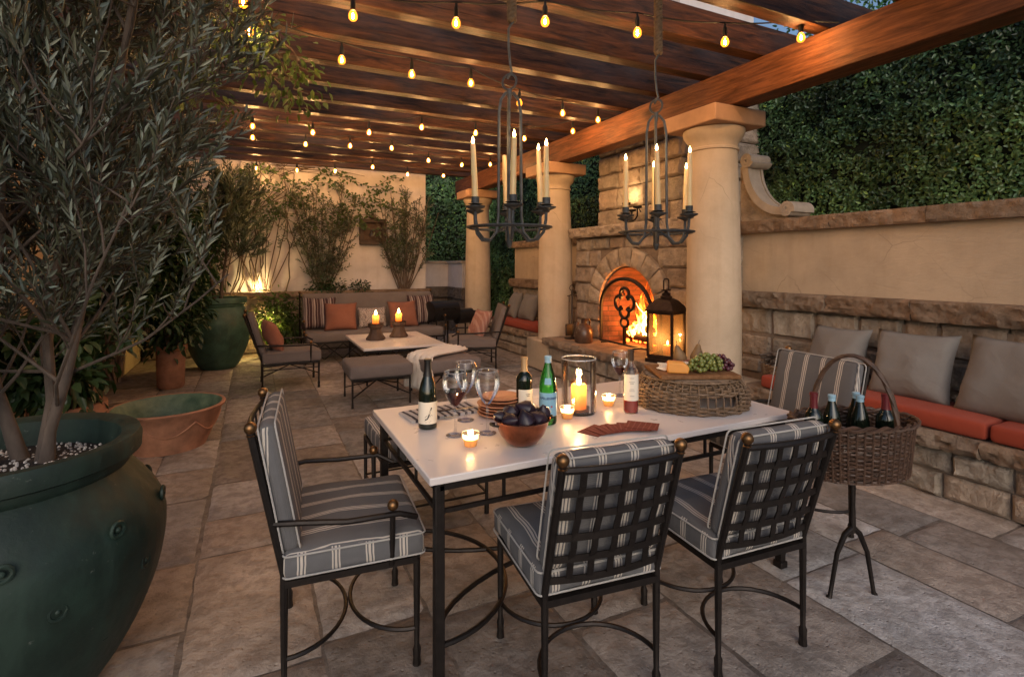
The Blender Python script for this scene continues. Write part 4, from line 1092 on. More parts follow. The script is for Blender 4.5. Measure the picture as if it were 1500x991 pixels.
def leafy(name, label, loc, cz, rad, n, size, seed, potmat=None, cat='shrub', pr_=None, potlabel=None, leafm='shrubleaf', squash=1.2, lo=.5):
    if potmat:
        t = thing('terracotta_pot', potlabel, 'plant pot', loc); s = MB(); s.lathe(pr_, 36, cap=False); s.build('body', M[potmat], t, ang=50)
        s = MB(); z = pr_[-1][1]; s.lathe([(0, z - .02), (pr_[-1][0] * .98, z - .02)], 24, cap=False); s.build('soil', M['soil'], t)
    t = thing(name, label, cat, loc); r = random.Random(seed); s = MB(); P = []; D = []; N = []
    z0 = cz - rad * squash * .9
    for k in range(max(6, n // 60)):
        a = r.uniform(0, 6.28); q = r.random() ** .5 * rad; e = V3((q * math.cos(a), q * math.sin(a), cz + r.uniform(-.9, 1) * rad * squash * math.sqrt(max(.05, 1 - (q / rad) ** 2))))
        s0 = V3((r.uniform(-.06, .06), r.uniform(-.06, .06), max(0, z0 - .3 if z0 > .3 else 0)))
        mid = s0.lerp(e, .5) + V3((0, 0, .08)); pts = [s0, s0.lerp(mid, .5), mid, mid.lerp(e, .5) + V3((0, 0, .03)), e]; s.tube(pts, [.009, .008, .006, .005, .003], 5)
        for i in range(60):
            f = r.uniform(.45, 1.0); p = (s0.lerp(mid, f * 2) if f < .5 else mid.lerp(e, f * 2 - 1)); o = V3((r.uniform(-1, 1), r.uniform(-1, 1), r.uniform(-.9, .9))) * .13
            P.append(tuple(p + o)); D.append(tuple(o.normalized() + V3((0, 0, -.35)))); N.append((r.uniform(-.6, .6) + o.x * 3, r.uniform(-.6, .6) + o.y * 3, 1))
    s.build('stems', M['bark_dark'], t); m = len(P)
    leaves('foliage', P, D, N, size * nr.uniform(.6, 1.3, m), size * .45 * nr.uniform(.8, 1.2, m), M[leafm], t, vtone(m, lo, 1.5), droop=.2)
    return t
leafy('leafy_shrub', 'broad leaved dark shrub in the slim terracotta pot beyond the low bowl', (-.86, 7.35, 0), 1.25, .55, 1700, .10, 3, 'terracotta', 'shrub', [(.12, 0), (.14, .03), (.15, .44), (.17, .45), (.17, .5), (.14, .5)], 'slim terracotta pot half hidden under the dark shrub', squash=1.5)
leafy('leafy_shrub', 'broad leaved plant in the wide terracotta pot behind the huge green pot', (-1.12, 4.55, 0), .95, .40, 1300, .11, 5, 'terracotta', 'shrub', [(.14, 0), (.15, .03), (.19, .42), (.215, .43), (.215, .5), (.18, .5)], 'wide terracotta pot against the cream wall, behind the huge green pot')
leafy('wall_shrub', 'tall dense dark green shrub rising beside the cream wall on the left', (-.95, 8.9, 0), 1.85, .72, 8200, .095, 9, squash=1.75, lo=.35)
leafy('wall_shrub', 'dense dark climbing shrub on the left wall, above the slim terracotta pot', (-1.1, 7.0, 0), 1.9, .55, 5200, .095, 29, squash=1.9, lo=.35)
leafy('wall_shrub', 'dark shrub against the left cream wall, right behind the low bowl', (-1.18, 6.1, 0), 1.5, .40, 2000, .10, 19, squash=2.4, lo=.35)
t = leafy('leafy_shrub', 'bright lit green shrub in front of the planter, glowing beside the sofa end', (.36, 9.22, 0), .58, .36, 1700, .075, 12, leafm='vineleaf')
up = thing('garden_uplight', 'small ground spotlight glowing behind the shrub beside the sofa', 'garden light', (.24, 9.26, 0))
s = MB(); s.lathe([(0, 0), (.04, 0), (.04, .1), (.05, .12), (.045, .12)], 14); s.build('housing', M['black'], up)
s = MB(); s.lathe([(0, .112), (.04, .112)], 14, cap=False); s.build('lens', M['lens'], up); lamp('uplight_lamp', (.22, 9.16, .46), 30, (1, .66, .20), .03)
up2 = thing('garden_uplight', 'small spotlight on the planter soil, washing the back wall', 'garden light', (.05, 9.80, .93))
s = MB(); s.lathe([(0, 0), (.03, 0), (.03, .05), (.04, .07), (.035, .07)], 12); s.build('housing', M['black'], up2)
s = MB(); s.lathe([(0, .062), (.03, .062)], 12, cap=False); s.build('lens', M['lens'], up2); lamp('uplight_lamp', (.07, 9.74, 1.06), 9, (1, .70, .28), .02)

# espaliered shrubs on the back wall
def espalier(x, z1, w, label, seed, n=9, dens=5, bare=0, leafm='olive_far'):
    t = thing('wall_espalier', label, 'shrub', (x, 9.80, .93)); r = random.Random(seed); s = MB(); acc = ([], [], [])
    for k in range(n):
        q = (k + .5) / n * 2 - 1
        pts, d = grow(s, (q * .05, 0, 0), (q * .62, -.03, 1), (z1 - .93) * r.uniform(.75, 1.0), .011, 9, .06, r, .10 if abs(q) > .4 else .02)
        for p in pts: p.y = max(-.28, min(.06, p.y))
        for j in range(int(dens * 6)):
            f = r.uniform(.12 + bare, .98) * 8.99; i = int(f); p = pts[i].lerp(pts[i + 1], f - i)
            if abs(p.x) > w: continue
            tp, td = grow(s, p, (r.uniform(-1, 1), r.uniform(-.6, .15), r.uniform(.2, 1)), r.uniform(.12, .30), .004, 3, .2, r, .08, .0015)
            for pp in tp: pp.y = max(-.34, min(.07, pp.y))
            twig_leaves(acc, tp, r, 5, .02)
    s.build('stems', M['bark_dark'], t); P, D, N = (np.array([tuple(v) for v in a]) for a in acc); m = len(P)
    leaves('foliage', P, D, N, .055 * nr.uniform(.6, 1.3, m), .018 * nr.uniform(.8, 1.2, m), M[leafm], t, vtone(m, .6, 1.9))
espalier(1.12, 2.95, .55, 'bushy upright shrub on the back wall, directly behind the sofa, left of the dark niche', 4, 13, 5)
espalier(2.56, 2.75, .40, 'loose shrub on the back wall right of the dark niche', 6, 10, 4, .1)
espalier(.18, 2.9, .5, 'sparse multi stemmed climber on the back wall, lit from below at the left', 7, 7, 1, .35)
espalier(2.50, 3.1, .13, 'narrow dark column of dried stems on the back wall right of the niche', 14, 6, 8, .05)
# climbing vine running along the top of the wall
vn = thing('climbing_vine', 'green leafy vine trailing along the top of the back wall', 'climbing plant', (0, 9.86, 0)); r = random.Random(2); s = MB(); P = []; D = []; N = []
for k in range(9):
    x = r.uniform(-.4, .6); pts = [V3((x, 0, .95))]
    for i in range(14):
        f = i / 13
        pts.append(V3((x + (f ** 1.5) * r.uniform(.3, 1.0) * (k * .32 - .2) + r.uniform(-.05, .05), -.02 - r.uniform(0, .06), .95 + 2.15 * min(1, f * 1.5) + r.uniform(-.07, .07) - .25 * max(0, f - .7))))
    s.tube(pts, [.013 - .009 * i / 14 for i in range(15)], 5)
for k in range(5):
    z = 2.95 - .18 * k; pts = [V3((-.2 + 2.75 * i / 16, -.03 - r.uniform(0, .06), z + .10 * math.sin(i * .9 + k) + r.uniform(-.04, .04) - .003 * i * i * (k * .12))) for i in range(17)]
    s.tube(pts, .0045, 5)
    for p, p2 in zip(pts, pts[1:]):
        for j in range(r.choice((4, 10, 16, 22))):
            q = p.lerp(p2, r.random()) + V3((0, r.uniform(-.06, 0), r.uniform(-.07, .09))); P.append(tuple(q)); D.append((r.uniform(-1, 1), r.uniform(-.5, 0), r.uniform(-1, .6))); N.append((r.uniform(-.5, .5), -1, r.uniform(-.2, .7)))
s.build('stems', M['bark_dark'], vn); m = len(P); leaves('foliage', P, D, N, .062 * nr.uniform(.6, 1.3, m), .036 * nr.uniform(.8, 1.2, m), M['vineleaf'], vn, vtone(m, .5, 1.4))
ps = leafy('planter_shrub', 'low dark leafy plant on the planter, over the sofa back', (1.15, 9.62, .72), .33, .22, 600, .07, 23, squash=.7)
ps = leafy('planter_shrub', 'small dark leafy plant on the planter behind the patterned cushion', (1.72, 9.66, .72), .30, .12, 240, .06, 24, squash=.7)

# vine on the pergola above the olive
pv_ = thing('pergola_vine', 'yellow green vine leaves lit by the bulbs, hanging from the roof above the olive tree', 'climbing plant', (0, 0, 0)); s = MB(); P = []; D = []; N = []
for k in range(7):
    x0, y0 = r.uniform(-.75, .12), r.uniform(3.5, 4.9); pts = [V3((x0, y0, 3.12))]
    for i in range(8): pts.append(pts[-1] + V3((r.uniform(-.02, .10), r.uniform(-.06, .06), -.055 + r.uniform(-.04, .05))))
    s.tube(pts, .0055, 5)
    for p in pts:
        for j in range(11):
            o = V3((r.uniform(-1, 1), r.uniform(-1, 1), r.uniform(-1, .6))) * .13; P.append(tuple(p + o)); D.append(tuple(o.normalized() + V3((0, 0, -.5)))); N.append((r.uniform(-.7, .7), r.uniform(-1, .2), .8))
s.build('stems', M['bark_dark'], pv_); m = len(P); leaves('foliage', P, D, N, .066 * nr.uniform(.6, 1.3, m), .032 * nr.uniform(.8, 1.2, m), M['vineleaf'], pv_, vtone(m, .5, 1.5), droop=.2)
# ================================================================== IRON FURNITURE
def chair(name, label, cat, loc, rz, hx=.205, dep=.43, fz=.385, st=.095, top=.91, lean=.13, arms=False, cloth='stripe_box', pipe='piping', stretch='arc', group=None, nv=5, nh=6, straps=True):
    t = thing(name, label, cat, loc, rz, group); yb, yf = -dep / 2, dep / 2
    S = lambda u, v: V3((hx * u, yb - lean * v - .024 * (1 - u * u), fz + .03 + (top - .03 - fz - .03) * v))
    for sx in (-1, 1):
        for y, b in ((yf, 0), (yb, 1)):
            s = MB(); x = sx * hx; s.tube([(x, y, fz), (x, y, .20), (x, y, .075), (x, y, .06), (x, y, .03), (x, y, .0)], [.013, .0115, .0095, .015, .013, .016], 8); s.build('leg', M['iron'], t)
    s = MB(); e = [(-hx, yb, fz), (hx, yb, fz), (hx, yf, fz), (-hx, yf, fz)]
    for i in range(4): s.bar(e[i], e[(i + 1) % 4], .024, .022)
    for i in range(1, 5): y = yb + dep * i / 5; s.bar((-hx, y, fz), (hx, y, fz), .03, .005, roll=(0, 1, 0))
    s.build('seat_frame', M['iron'], t)
    s = MB()
    for sx in (-1, 1): s.tube([(sx * hx, yb, fz)] + [tuple(S(sx, k / 8)) for k in range(9)], .0125, 8)
    s.tube([tuple(S(-1 + i / 6, .96)) for i in range(13)], .010, 6)
    s.build('back_frame', M['iron'], t)
    if straps:
        s = MB()
        for i in range(1, nv + 1):
            u = -1 + 2 * i / (nv + 1); p = [S(u, .12 + .84 * k / 7) + V3((0, .003 * (1 if k % 2 else -1), 0)) for k in range(8)]
            for a, c in zip(p, p[1:]): s.bar(a, c, .0215, .005, roll=(1, 0, 0))
        for j in range(nh):
            v = .10 + .86 * j / (nh - 1); p = [S(-1 + 2 * i / 12, v) for i in range(13)]
            for a, c in zip(p, p[1:]): s.bar(a, c, .0215, .005, roll=(0, 0, 1))
        s.build('lattice', M['iron'], t)
    for sx in (-1, 1):
        s = MB(); c = S(sx, 1.0); s.lathe([(.010, -.014), (.015, -.01), (.010, -.006)] , 10, c); s.ball(c + V3((0, 0, .015)), .0205, 14, m=10); s.build('finial', M['brass'], t)
    z0 = fz + .014
    s = MB(); w, d = 2 * hx + .045, dep + .03; s.rbox((0, .012, z0 + st / 2), (w, d, st), .026, .016, n=10, wob=.007); s.build('seat_cushion', M[cloth], t, ang=180)
    s = MB(); cl = M[pipe]
    def ring(z, hw, hd, cy, r=.004):
        q = .02; pts = []
        for cx_, cy_, a0 in ((hw - q, hd - q, 0), (-hw + q, hd - q, 90), (-hw + q, -hd + q, 180), (hw - q, -hd + q, 270)):
            for k in range(4): a = R_(a0 + k * 30); pts.append((cx_ + q * math.cos(a), cy + cy_ + q * math.sin(a), z))
        return pts
    for z in (z0 + .012, z0 + st - .012): s.tube(ring(z, w / 2 + .001, d / 2 + .001, .012), .0032, 6, closed=True)
    s.build('seat_piping', cl, t)
    H = top - (z0 + st) + .002; ang = math.atan2(lean, top - fz); bt = .060; m4 = Matrix.Rotation(ang, 3, 'X')
    c = V3((0, yb + .042, z0 + st - .005)) + m4 @ V3((0, 0, H / 2)) + V3((0, -lean * .17, 0))
    s = MB(); s.rbox(c, (2 * hx - .005 + .02, bt, H), .026, 0, n=10, M4=m4, wob=.007); s.build('back_cushion', M[cloth], t, ang=180)
    s = MB()
    for yy in (-bt / 2 + .006, bt / 2 - .006):
        pts = [V3((p[0], 0, p[1])) for p in [(q[0], q[1]) for q in ring(0, hx + .009, H / 2 + .001, 0)]]
        s.tube([m4 @ (p + V3((0, yy * 1.1, 0))) + c for p in pts], .0032, 6, closed=True)
    s.build('back_piping', cl, t)
    s = MB()
    if stretch == 'arc':
        for ye, sg in ((yf, 1), (yb, -1)):
            s.tube([(hx * math.cos(math.pi * k / 20), ye - sg * (dep / 2 - .008) * math.sin(math.pi * k / 20), .135) for k in range(21)], .008, 6)
    else:
        for a, c2 in (((-hx, yf), (hx, yb)), ((hx, yf), (-hx, yb))):
            s.tube([(a[0], a[1], .17), (0, 0, .24), (c2[0], c2[1], .17)], .007, 6)
            s.tube([(a[0], a[1], fz - .01), (0, 0, .25), (c2[0], c2[1], fz - .01)], .006, 6)
        for sx in (-1, 1): s.bar((sx * hx, yb, fz - .06), (sx * hx, yf, fz - .06), .010, .010)
    s.build('stretcher', M['iron'], t)
    if arms:
        for sx in (-1, 1):
            a = MB(); p0 = S(sx, .36); az = p0.z; xo = sx * (hx + .035)
            a.tube([p0, (xo, p0.y + .10, az + .004), (xo + sx * .012, yb + dep * .45, az - .01), (xo + sx * .01, yf - .07, az - .012), (sx * (hx + .02), yf - .005, az - .045)], .0105, 8)
            a.tube([(sx * (hx + .012), yf - .09, fz), (xo, yf - .09, az - .012)], .010, 8); a.build('armrest', M['iron'], t)
            a = MB(); a.ball((xo, yf - .09, az + .016), .020, 12, m=8); a.build('finial', M['brass'], t)
    return t
G_D = 'dining chairs with striped cushions'
chair('dining_armchair', 'striped armchair with brass finials at the left head of the table', 'armchair', (.335, 2.15, 0), R_(-95), hx=.258, dep=.44, lean=.10, top=.925, arms=True, group=G_D)
chair('dining_chair', 'striped lattice backed chair at the near table edge, left of its matching twin', 'chair', (1.045, 1.64, 0), R_(-6), top=.888, group=G_D)
chair('dining_chair', 'striped lattice backed chair at the near table edge, right one, beside the wine basket', 'chair', (1.685, 1.56, 0), R_(-4), top=.885, group=G_D)
chair('dining_armchair', 'striped chair at the right end of the table, before the orange bench', 'armchair', (2.64, 2.03, 0), R_(84), hx=.258, dep=.47, top=.925, arms=True, group=G_D)
# striped stool behind the table
t = thing('dining_stool', 'backless stool with striped cushion behind the left table corner', 'stool', (.93, 3.13, 0))
s = MB(); s.rbox((0, 0, .43), (.60, .60, .11), .025, .012, n=8, wob=.003); s.build('seat_cushion', M['stripe_box'], t, ang=180)
s = MB(); e = [(-.29, -.29, .365), (.29, -.29, .365), (.29, .29, .365), (-.29, .29, .365)]
for i in range(4): s.bar(e[i], e[(i + 1) % 4], .022, .02); s.bar((e[i][0], e[i][1], .12), (e[(i + 1) % 4][0], e[(i + 1) % 4][1], .12), .010, .010)
s.build('seat_frame', M['iron'], t)
for (x, y, z) in e: s = MB(); s.tube([(x, y, z), (x, y, .075), (x, y, .05), (x, y, 0)], [.012, .010, .015, .014], 8); s.build('leg', M['iron'], t)

# dining table
TX0, TX1, TY0, TY1, TZ = .52, 2.31, 1.68, 2.60, .74
tb = thing('dining_table', 'iron dining table with a pale stone top laid with wine and candles', 'table', ((TX0 + TX1) / 2, (TY0 + TY1) / 2, 0))
hx_, hy_ = (TX1 - TX0) / 2, (TY1 - TY0) / 2
s = MB(); s.box((0, 0, TZ - .013), (2 * hx_, 2 * hy_, .026)); s.build('tabletop', M['table'], tb, bevel=.004)
s = MB(); lx, ly = hx_ - .045, hy_ - .045; e = [(-lx, -ly), (lx, -ly), (lx, ly), (-lx, ly)]
for i in range(4):
    a, c = e[i], e[(i + 1) % 4]
    s.bar((*a, .696), (*c, .696), .03, .034, roll=(0, 0, 1)); s.bar((*a, .605), (*c, .605), .014, .014)
    n = 7 if i % 2 == 0 else 3
    for k in range(1, n):
        f = k / n; p = (a[0] + (c[0] - a[0]) * f, a[1] + (c[1] - a[1]) * f); s.bar((*p, .605), (*p, .69), .010, .010)
s.build('apron', M['iron'], tb)
for (x, y) in e: s = MB(); s.box((x, y, .35), (.034, .034, .70)); s.box((x, y, .015), (.046, .046, .03)); s.build('leg', M['iron'], tb, bevel=.003)
s = MB()
for sg in (-1, 1):
    s.tube([(sg * lx - sg * .40 * math.sin(math.pi * k / 24), ly * math.cos(math.pi * k / 24), .15) for k in range(25)], .010, 8)
    s.tube([(.38 * lx * math.cos(math.pi * k / 24) * 2.6, sg * ly - sg * .40 * math.sin(math.pi * k / 24), .15) for k in range(25)], .010, 8)
s.build('stretcher', M['iron'], tb)

# ------------------------------------------------------------------ lounge group
LG = dict(hx=.30, dep=.60, fz=.30, st=.12, top=.89, lean=.18, cloth='taupe', pipe='taupe', stretch='x', nv=4, nh=5)
chair('lounge_chair', 'taupe cushioned iron armchair left of the low table, with a round rust cushion', 'armchair', (.40, 6.92, 0), R_(-90), arms=True, group='lounge armchairs', **LG)
chair('lounge_chair', 'taupe cushioned iron armchair right of the low table, with a square pink cushion', 'armchair', (2.78, 6.98, 0), R_(72), arms=True, group='lounge armchairs', **LG)
def scatter(name, label, loc, w, h, th, m, rz, lean, seed, group=None):
    s = MB(); s.pillow(w, h, th, M4=Matrix.Rotation(R_(rz), 3, 'Z') @ Matrix.Rotation(R_(-lean), 3, 'X'), seed=seed)
    return tag(s.build(name, M[m], loc=loc, ang=180, weld=True), label, 'pillow', group)
scatter('scatter_pillow', 'rust cushion leaning in the left lounge armchair', (.21, 6.86, .60), .40, .40, .17, 'rust', 96, 24, 3)
M['pink'] = stripe_mat('dusty pink striped cloth', (.36, .17, .13), (.44, .25, .20), .05, pattern=((.5, .2),))
scatter('scatter_pillow', 'dusty pink cushion leaning in the right lounge armchair', (2.90, 7.0, .60), .42, .42, .16, 'pink', -82, 24, 4)
# sofa
sf = thing('sofa', 'long taupe iron framed sofa below the back wall', 'sofa', (1.72, 8.52, 0))
W_ = 1.04
s = MB()
for i in (-1, 0, 1):
    for y in (-.38, .34): s.tube([(i * W_, y, .30), (i * W_, y, 0)], .013, 8)
e = [(-W_, -.38, .30), (W_, -.38, .30), (W_, .34, .30), (-W_, .34, .30)]
for i in range(4): s.bar(e[i], e[(i + 1) % 4], .024, .024)
for i in range(8):
    x = -W_ + 2 * W_ * i / 8; s.tube([(x, -.38, .06), (x + W_ / 4, -.38, .28)], .006, 5); s.tube([(x, -.38, .28), (x + W_ / 4, -.38, .06)], .006, 5)
s.build('frame', M['iron'], sf)
s = MB()
for sx in (-1, 1):
    x = sx * (W_ + .02); s.tube([(x, .36, .60), (x, .1, .61), (x, -.30, .60), (x, -.40, .55), (x, -.39, .48)], .012, 8); s.tube([(x, -.36, .30), (x, -.36, .59)], .011, 8); s.tube([(x, .36, .30), (x, .42, .98)], .013, 8)
s.build('armrests', M['iron'], sf)
for sx in (-1, 1):
    for p in ((sx * (W_ + .02), -.37, .625), (sx * (W_ + .02), .42, 1.0), (sx * (W_ + .02), -.40, .47)): s = MB(); s.ball(p, .022, 10, m=7); s.build('finial', M['brass'], sf)
s = MB(); s.rbox((0, -.03, .375), (2 * W_ - .02, .74, .14), .035, .012, n=16, wob=.005); s.build('seat_cushion', M['taupe'], sf, ang=180)
s = MB(); s.rbox((0, .31, .70), (2 * W_ - .02, .16, .56), .04, 0, n=16, M4=Matrix.Rotation(R_(8), 3, 'X').inverted(), wob=.006); s.build('back_cushion', M['taupe'], sf, ang=180)
scatter('scatter_pillow', 'maroon striped cushion at the left end of the sofa', (.90, 8.56, .70), .50, .50, .17, 'maroon_stripe', -14, 18, 5, 'striped sofa cushions')
scatter('scatter_pillow', 'maroon striped cushion at the right end of the sofa', (2.52, 8.58, .70), .50, .50, .17, 'maroon_stripe', 12, 18, 6, 'striped sofa cushions')
scatter('scatter_pillow', 'plain rust cushion on the left half of the sofa', (1.20, 8.38, .65), .48, .44, .17, 'rust', -6, 22, 7, 'rust sofa cushions')
scatter('scatter_pillow', 'plain rust cushion on the right half of the sofa, behind the candles', (2.16, 8.40, .65), .48, .44, .17, 'rust', 6, 22, 8, 'rust sofa cushions')
scatter('scatter_pillow', 'brown and cream patterned cushion in the middle of the sofa', (1.69, 8.48, .61), .46, .33, .15, 'pattern', 0, 20, 9)
# low table, ottomans
lt = thing('coffee_table', 'low iron table with a pale stone top between the ottomans and sofa', 'table', (1.68, 7.06, 0))
s = MB(); s.box((0, 0, .432), (1.02, 1.36, .032)); s.build('tabletop', M['table'], lt, bevel=.006)
s = MB(); e = [(-.46, -.63), (.46, -.63), (.46, .63), (-.46, .63)]
for i in range(4):
    s.bar((*e[i], .40), (*e[(i + 1) % 4], .40), .024, .026); s.bar((*e[i], .34), (*e[(i + 1) % 4], .34), .010, .010); s.tube([(*e[i], .40), (*e[i], 0)], .012, 8)
s.tube([(-.46, -.63, .14), (.46, .63, .14)], .007, 6); s.tube([(.46, -.63, .16), (-.46, .63, .16)], .007, 6); s.build('frame', M['iron'], lt)
def ottoman(label, x, y, rz):
    t = thing('ottoman', label, 'ottoman', (x, y, 0), R_(rz), 'taupe ottomans'); s = MB(); s.rbox((0, 0, .355), (.64, .62, .13), .028, .01, n=8, wob=.004); s.build('cushion', M['taupe'], t, ang=180)
    e = [(-.29, -.28), (.29, -.28), (.29, .28), (-.29, .28)]
    for p in e: s = MB(); s.tube([(*p, .28), (*p, .06), (*p, 0)], [.011, .009, .013], 8); s.build('leg', M['iron'], t)
    s = MB()
    for i in range(4): s.bar((*e[i], .28), (*e[(i + 1) % 4], .28), .02, .02)
    for a, c in ((0, 2), (1, 3)): s.tube([(*e[a], .10), (0, 0, .21), (*e[c], .10)], .007, 6); s.tube([(*e[a], .26), (0, 0, .21), (*e[c], .26)], .006, 6)
    s.build('frame', M['iron'], t); return t
ottoman('taupe ottoman with bare cushion in front of the low table, left one', 1.19, 5.74, -1)
ottoman('taupe ottoman with the cream throw over it, right one', 1.93, 5.70, 2)
s = MB(); vs = []; fs = []; nx, ny = 26, 30
prof_ = [(-.34, .10), (-.335, .25), (-.325, .36), (-.30, .425), (-.22, .44), (.0, .445), (.2, .45), (.30, .45)]
def along(q):
    k = q * (len(prof_) - 1); i = min(int(k), len(prof_) - 2); f = k - i; return V3((prof_[i][0] + (prof_[i + 1][0] - prof_[i][0]) * f, 0, prof_[i][1] + (prof_[i + 1][1] - prof_[i][1]) * f))
for j in range(ny + 1):
    for i in range(nx + 1):
        q = j / ny; w = (i / nx - .5) * (.50 - .16 * q); p = along(q); f = .016 * math.sin(i * 1.15 + q * 3) + .02 * noise.noise(V3((i * .28, q * 4, 2)))
        vs.append((p.x - (abs(f) if q < .35 else 0) * .9, w + .10 * q, p.z + (max(-.004, f + .016) if q >= .35 else 0)))
for j in range(ny):
    for i in range(nx): a = j * (nx + 1) + i; fs.append((a, a + 1, a + nx + 2, a + nx + 1))
s.add(vs, fs); o = s.build('throw', M['throw'], loc=(1.93, 5.70, 0), ang=180); o.rotation_euler = (0, 0, R_(22)); sm = o.modifiers.new('thick', 'SOLIDIFY'); sm.thickness = .012; sm.offset = 1
tag(o, 'cream throw blanket draped over the right ottoman', 'blanket')
def pedestal(x, y, label, clabel):
    t = thing('candle_stand', label, 'candle stand', (x, y, .448), R_(20), 'carved candle stands'); s = MB()
    def sq(pr):
        vs = []; fs = []
        for (r_, z) in pr:
            for k in range(8): a = R_(22.5 + 45 * k); vs.append((r_ * math.cos(a), r_ * math.sin(a), z))
        for i in range(len(pr) - 1):
            for k in range(8): fs.append((i * 8 + k, i * 8 + (k + 1) % 8, i * 8 + 8 + (k + 1) % 8, i * 8 + 8 + k))
        fs.append(tuple(reversed(range(8)))); fs.append(tuple((len(pr) - 1) * 8 + k for k in range(8))); s.add(vs, fs)
    sq([(.125, 0), (.13, .02), (.10, .06), (.075, .12), (.075, .15), (.095, .165), (.105, .19), (.105, .205)]); s.build('body', M['pedestal'], t, bevel=.004)
    s = MB(); s.lathe([(.10, .205), (.105, .215), (.04, .216)], 20); s.build('dish', M['bronze'], t)
    c = thing('pillar_candle', clabel, 'candle', (x, y, .448 + .217)); s = MB(); s.lathe([(0, 0), (.042, 0), (.043, .10), (.036, .108), (0, .10)], 22); s.build('wax', M['wax'], c)
    s = MB(); flame_mesh(s, (0, 0, .105), .07, .018); s.build('flame', M['flame'], c); lamp('candle_light', (x, y, .448 + .217 + .165), 2.4, WARM, .02); lamp('candle_light', (x, y, .448 + .217 + .085), .35, WARM, .015)  # second lamp added inside the wax to make it glow
pedestal(1.46, 7.10, 'carved dark candle stand on the low table, left one', 'lit ivory candle on the left carved stand')
pedestal(1.80, 7.24, 'carved dark candle stand on the low table, right one', 'lit ivory candle on the right carved stand')
# covered barrel grill beside the sofa
gr = thing('barrel_grill', 'black drum shaped grill on thin legs between the sofa and the farthest column', 'grill', (2.98, 8.55, 0), R_(16))
s = MB(); pts = [(-.40, 0, .66), (-.39, 0, .66), (.12, 0, .66), (.13, 0, .66)]; s.tube(pts, [.10, .17, .17, .10], 20); s.build('drum', M['cover'], gr)
s = MB(); s.tube([(.10, -.05, .56), (.12, -.05, .56), (.42, -.05, .56), (.44, -.05, .56)], [.08, .13, .13, .08], 18); s.build('side_drum', M['cover'], gr)
s = MB()
for x, y in ((-.33, -.12), (-.33, .12), (.06, .12), (.36, -.12), (.36, .02)): s.tube([(x, y, .54), (x, y, 0)], .013, 6)
s.tube([(-.25, -.19, .70), (-.25, -.23, .72), (0, -.23, .72), (0, -.19, .70)], .010, 6); s.build('legs', M['black'], gr)
s = MB(); s.box((.45, -.05, .58), (.03, .2, .14)); s.build('shelf', M['cover'], gr, bevel=.01)

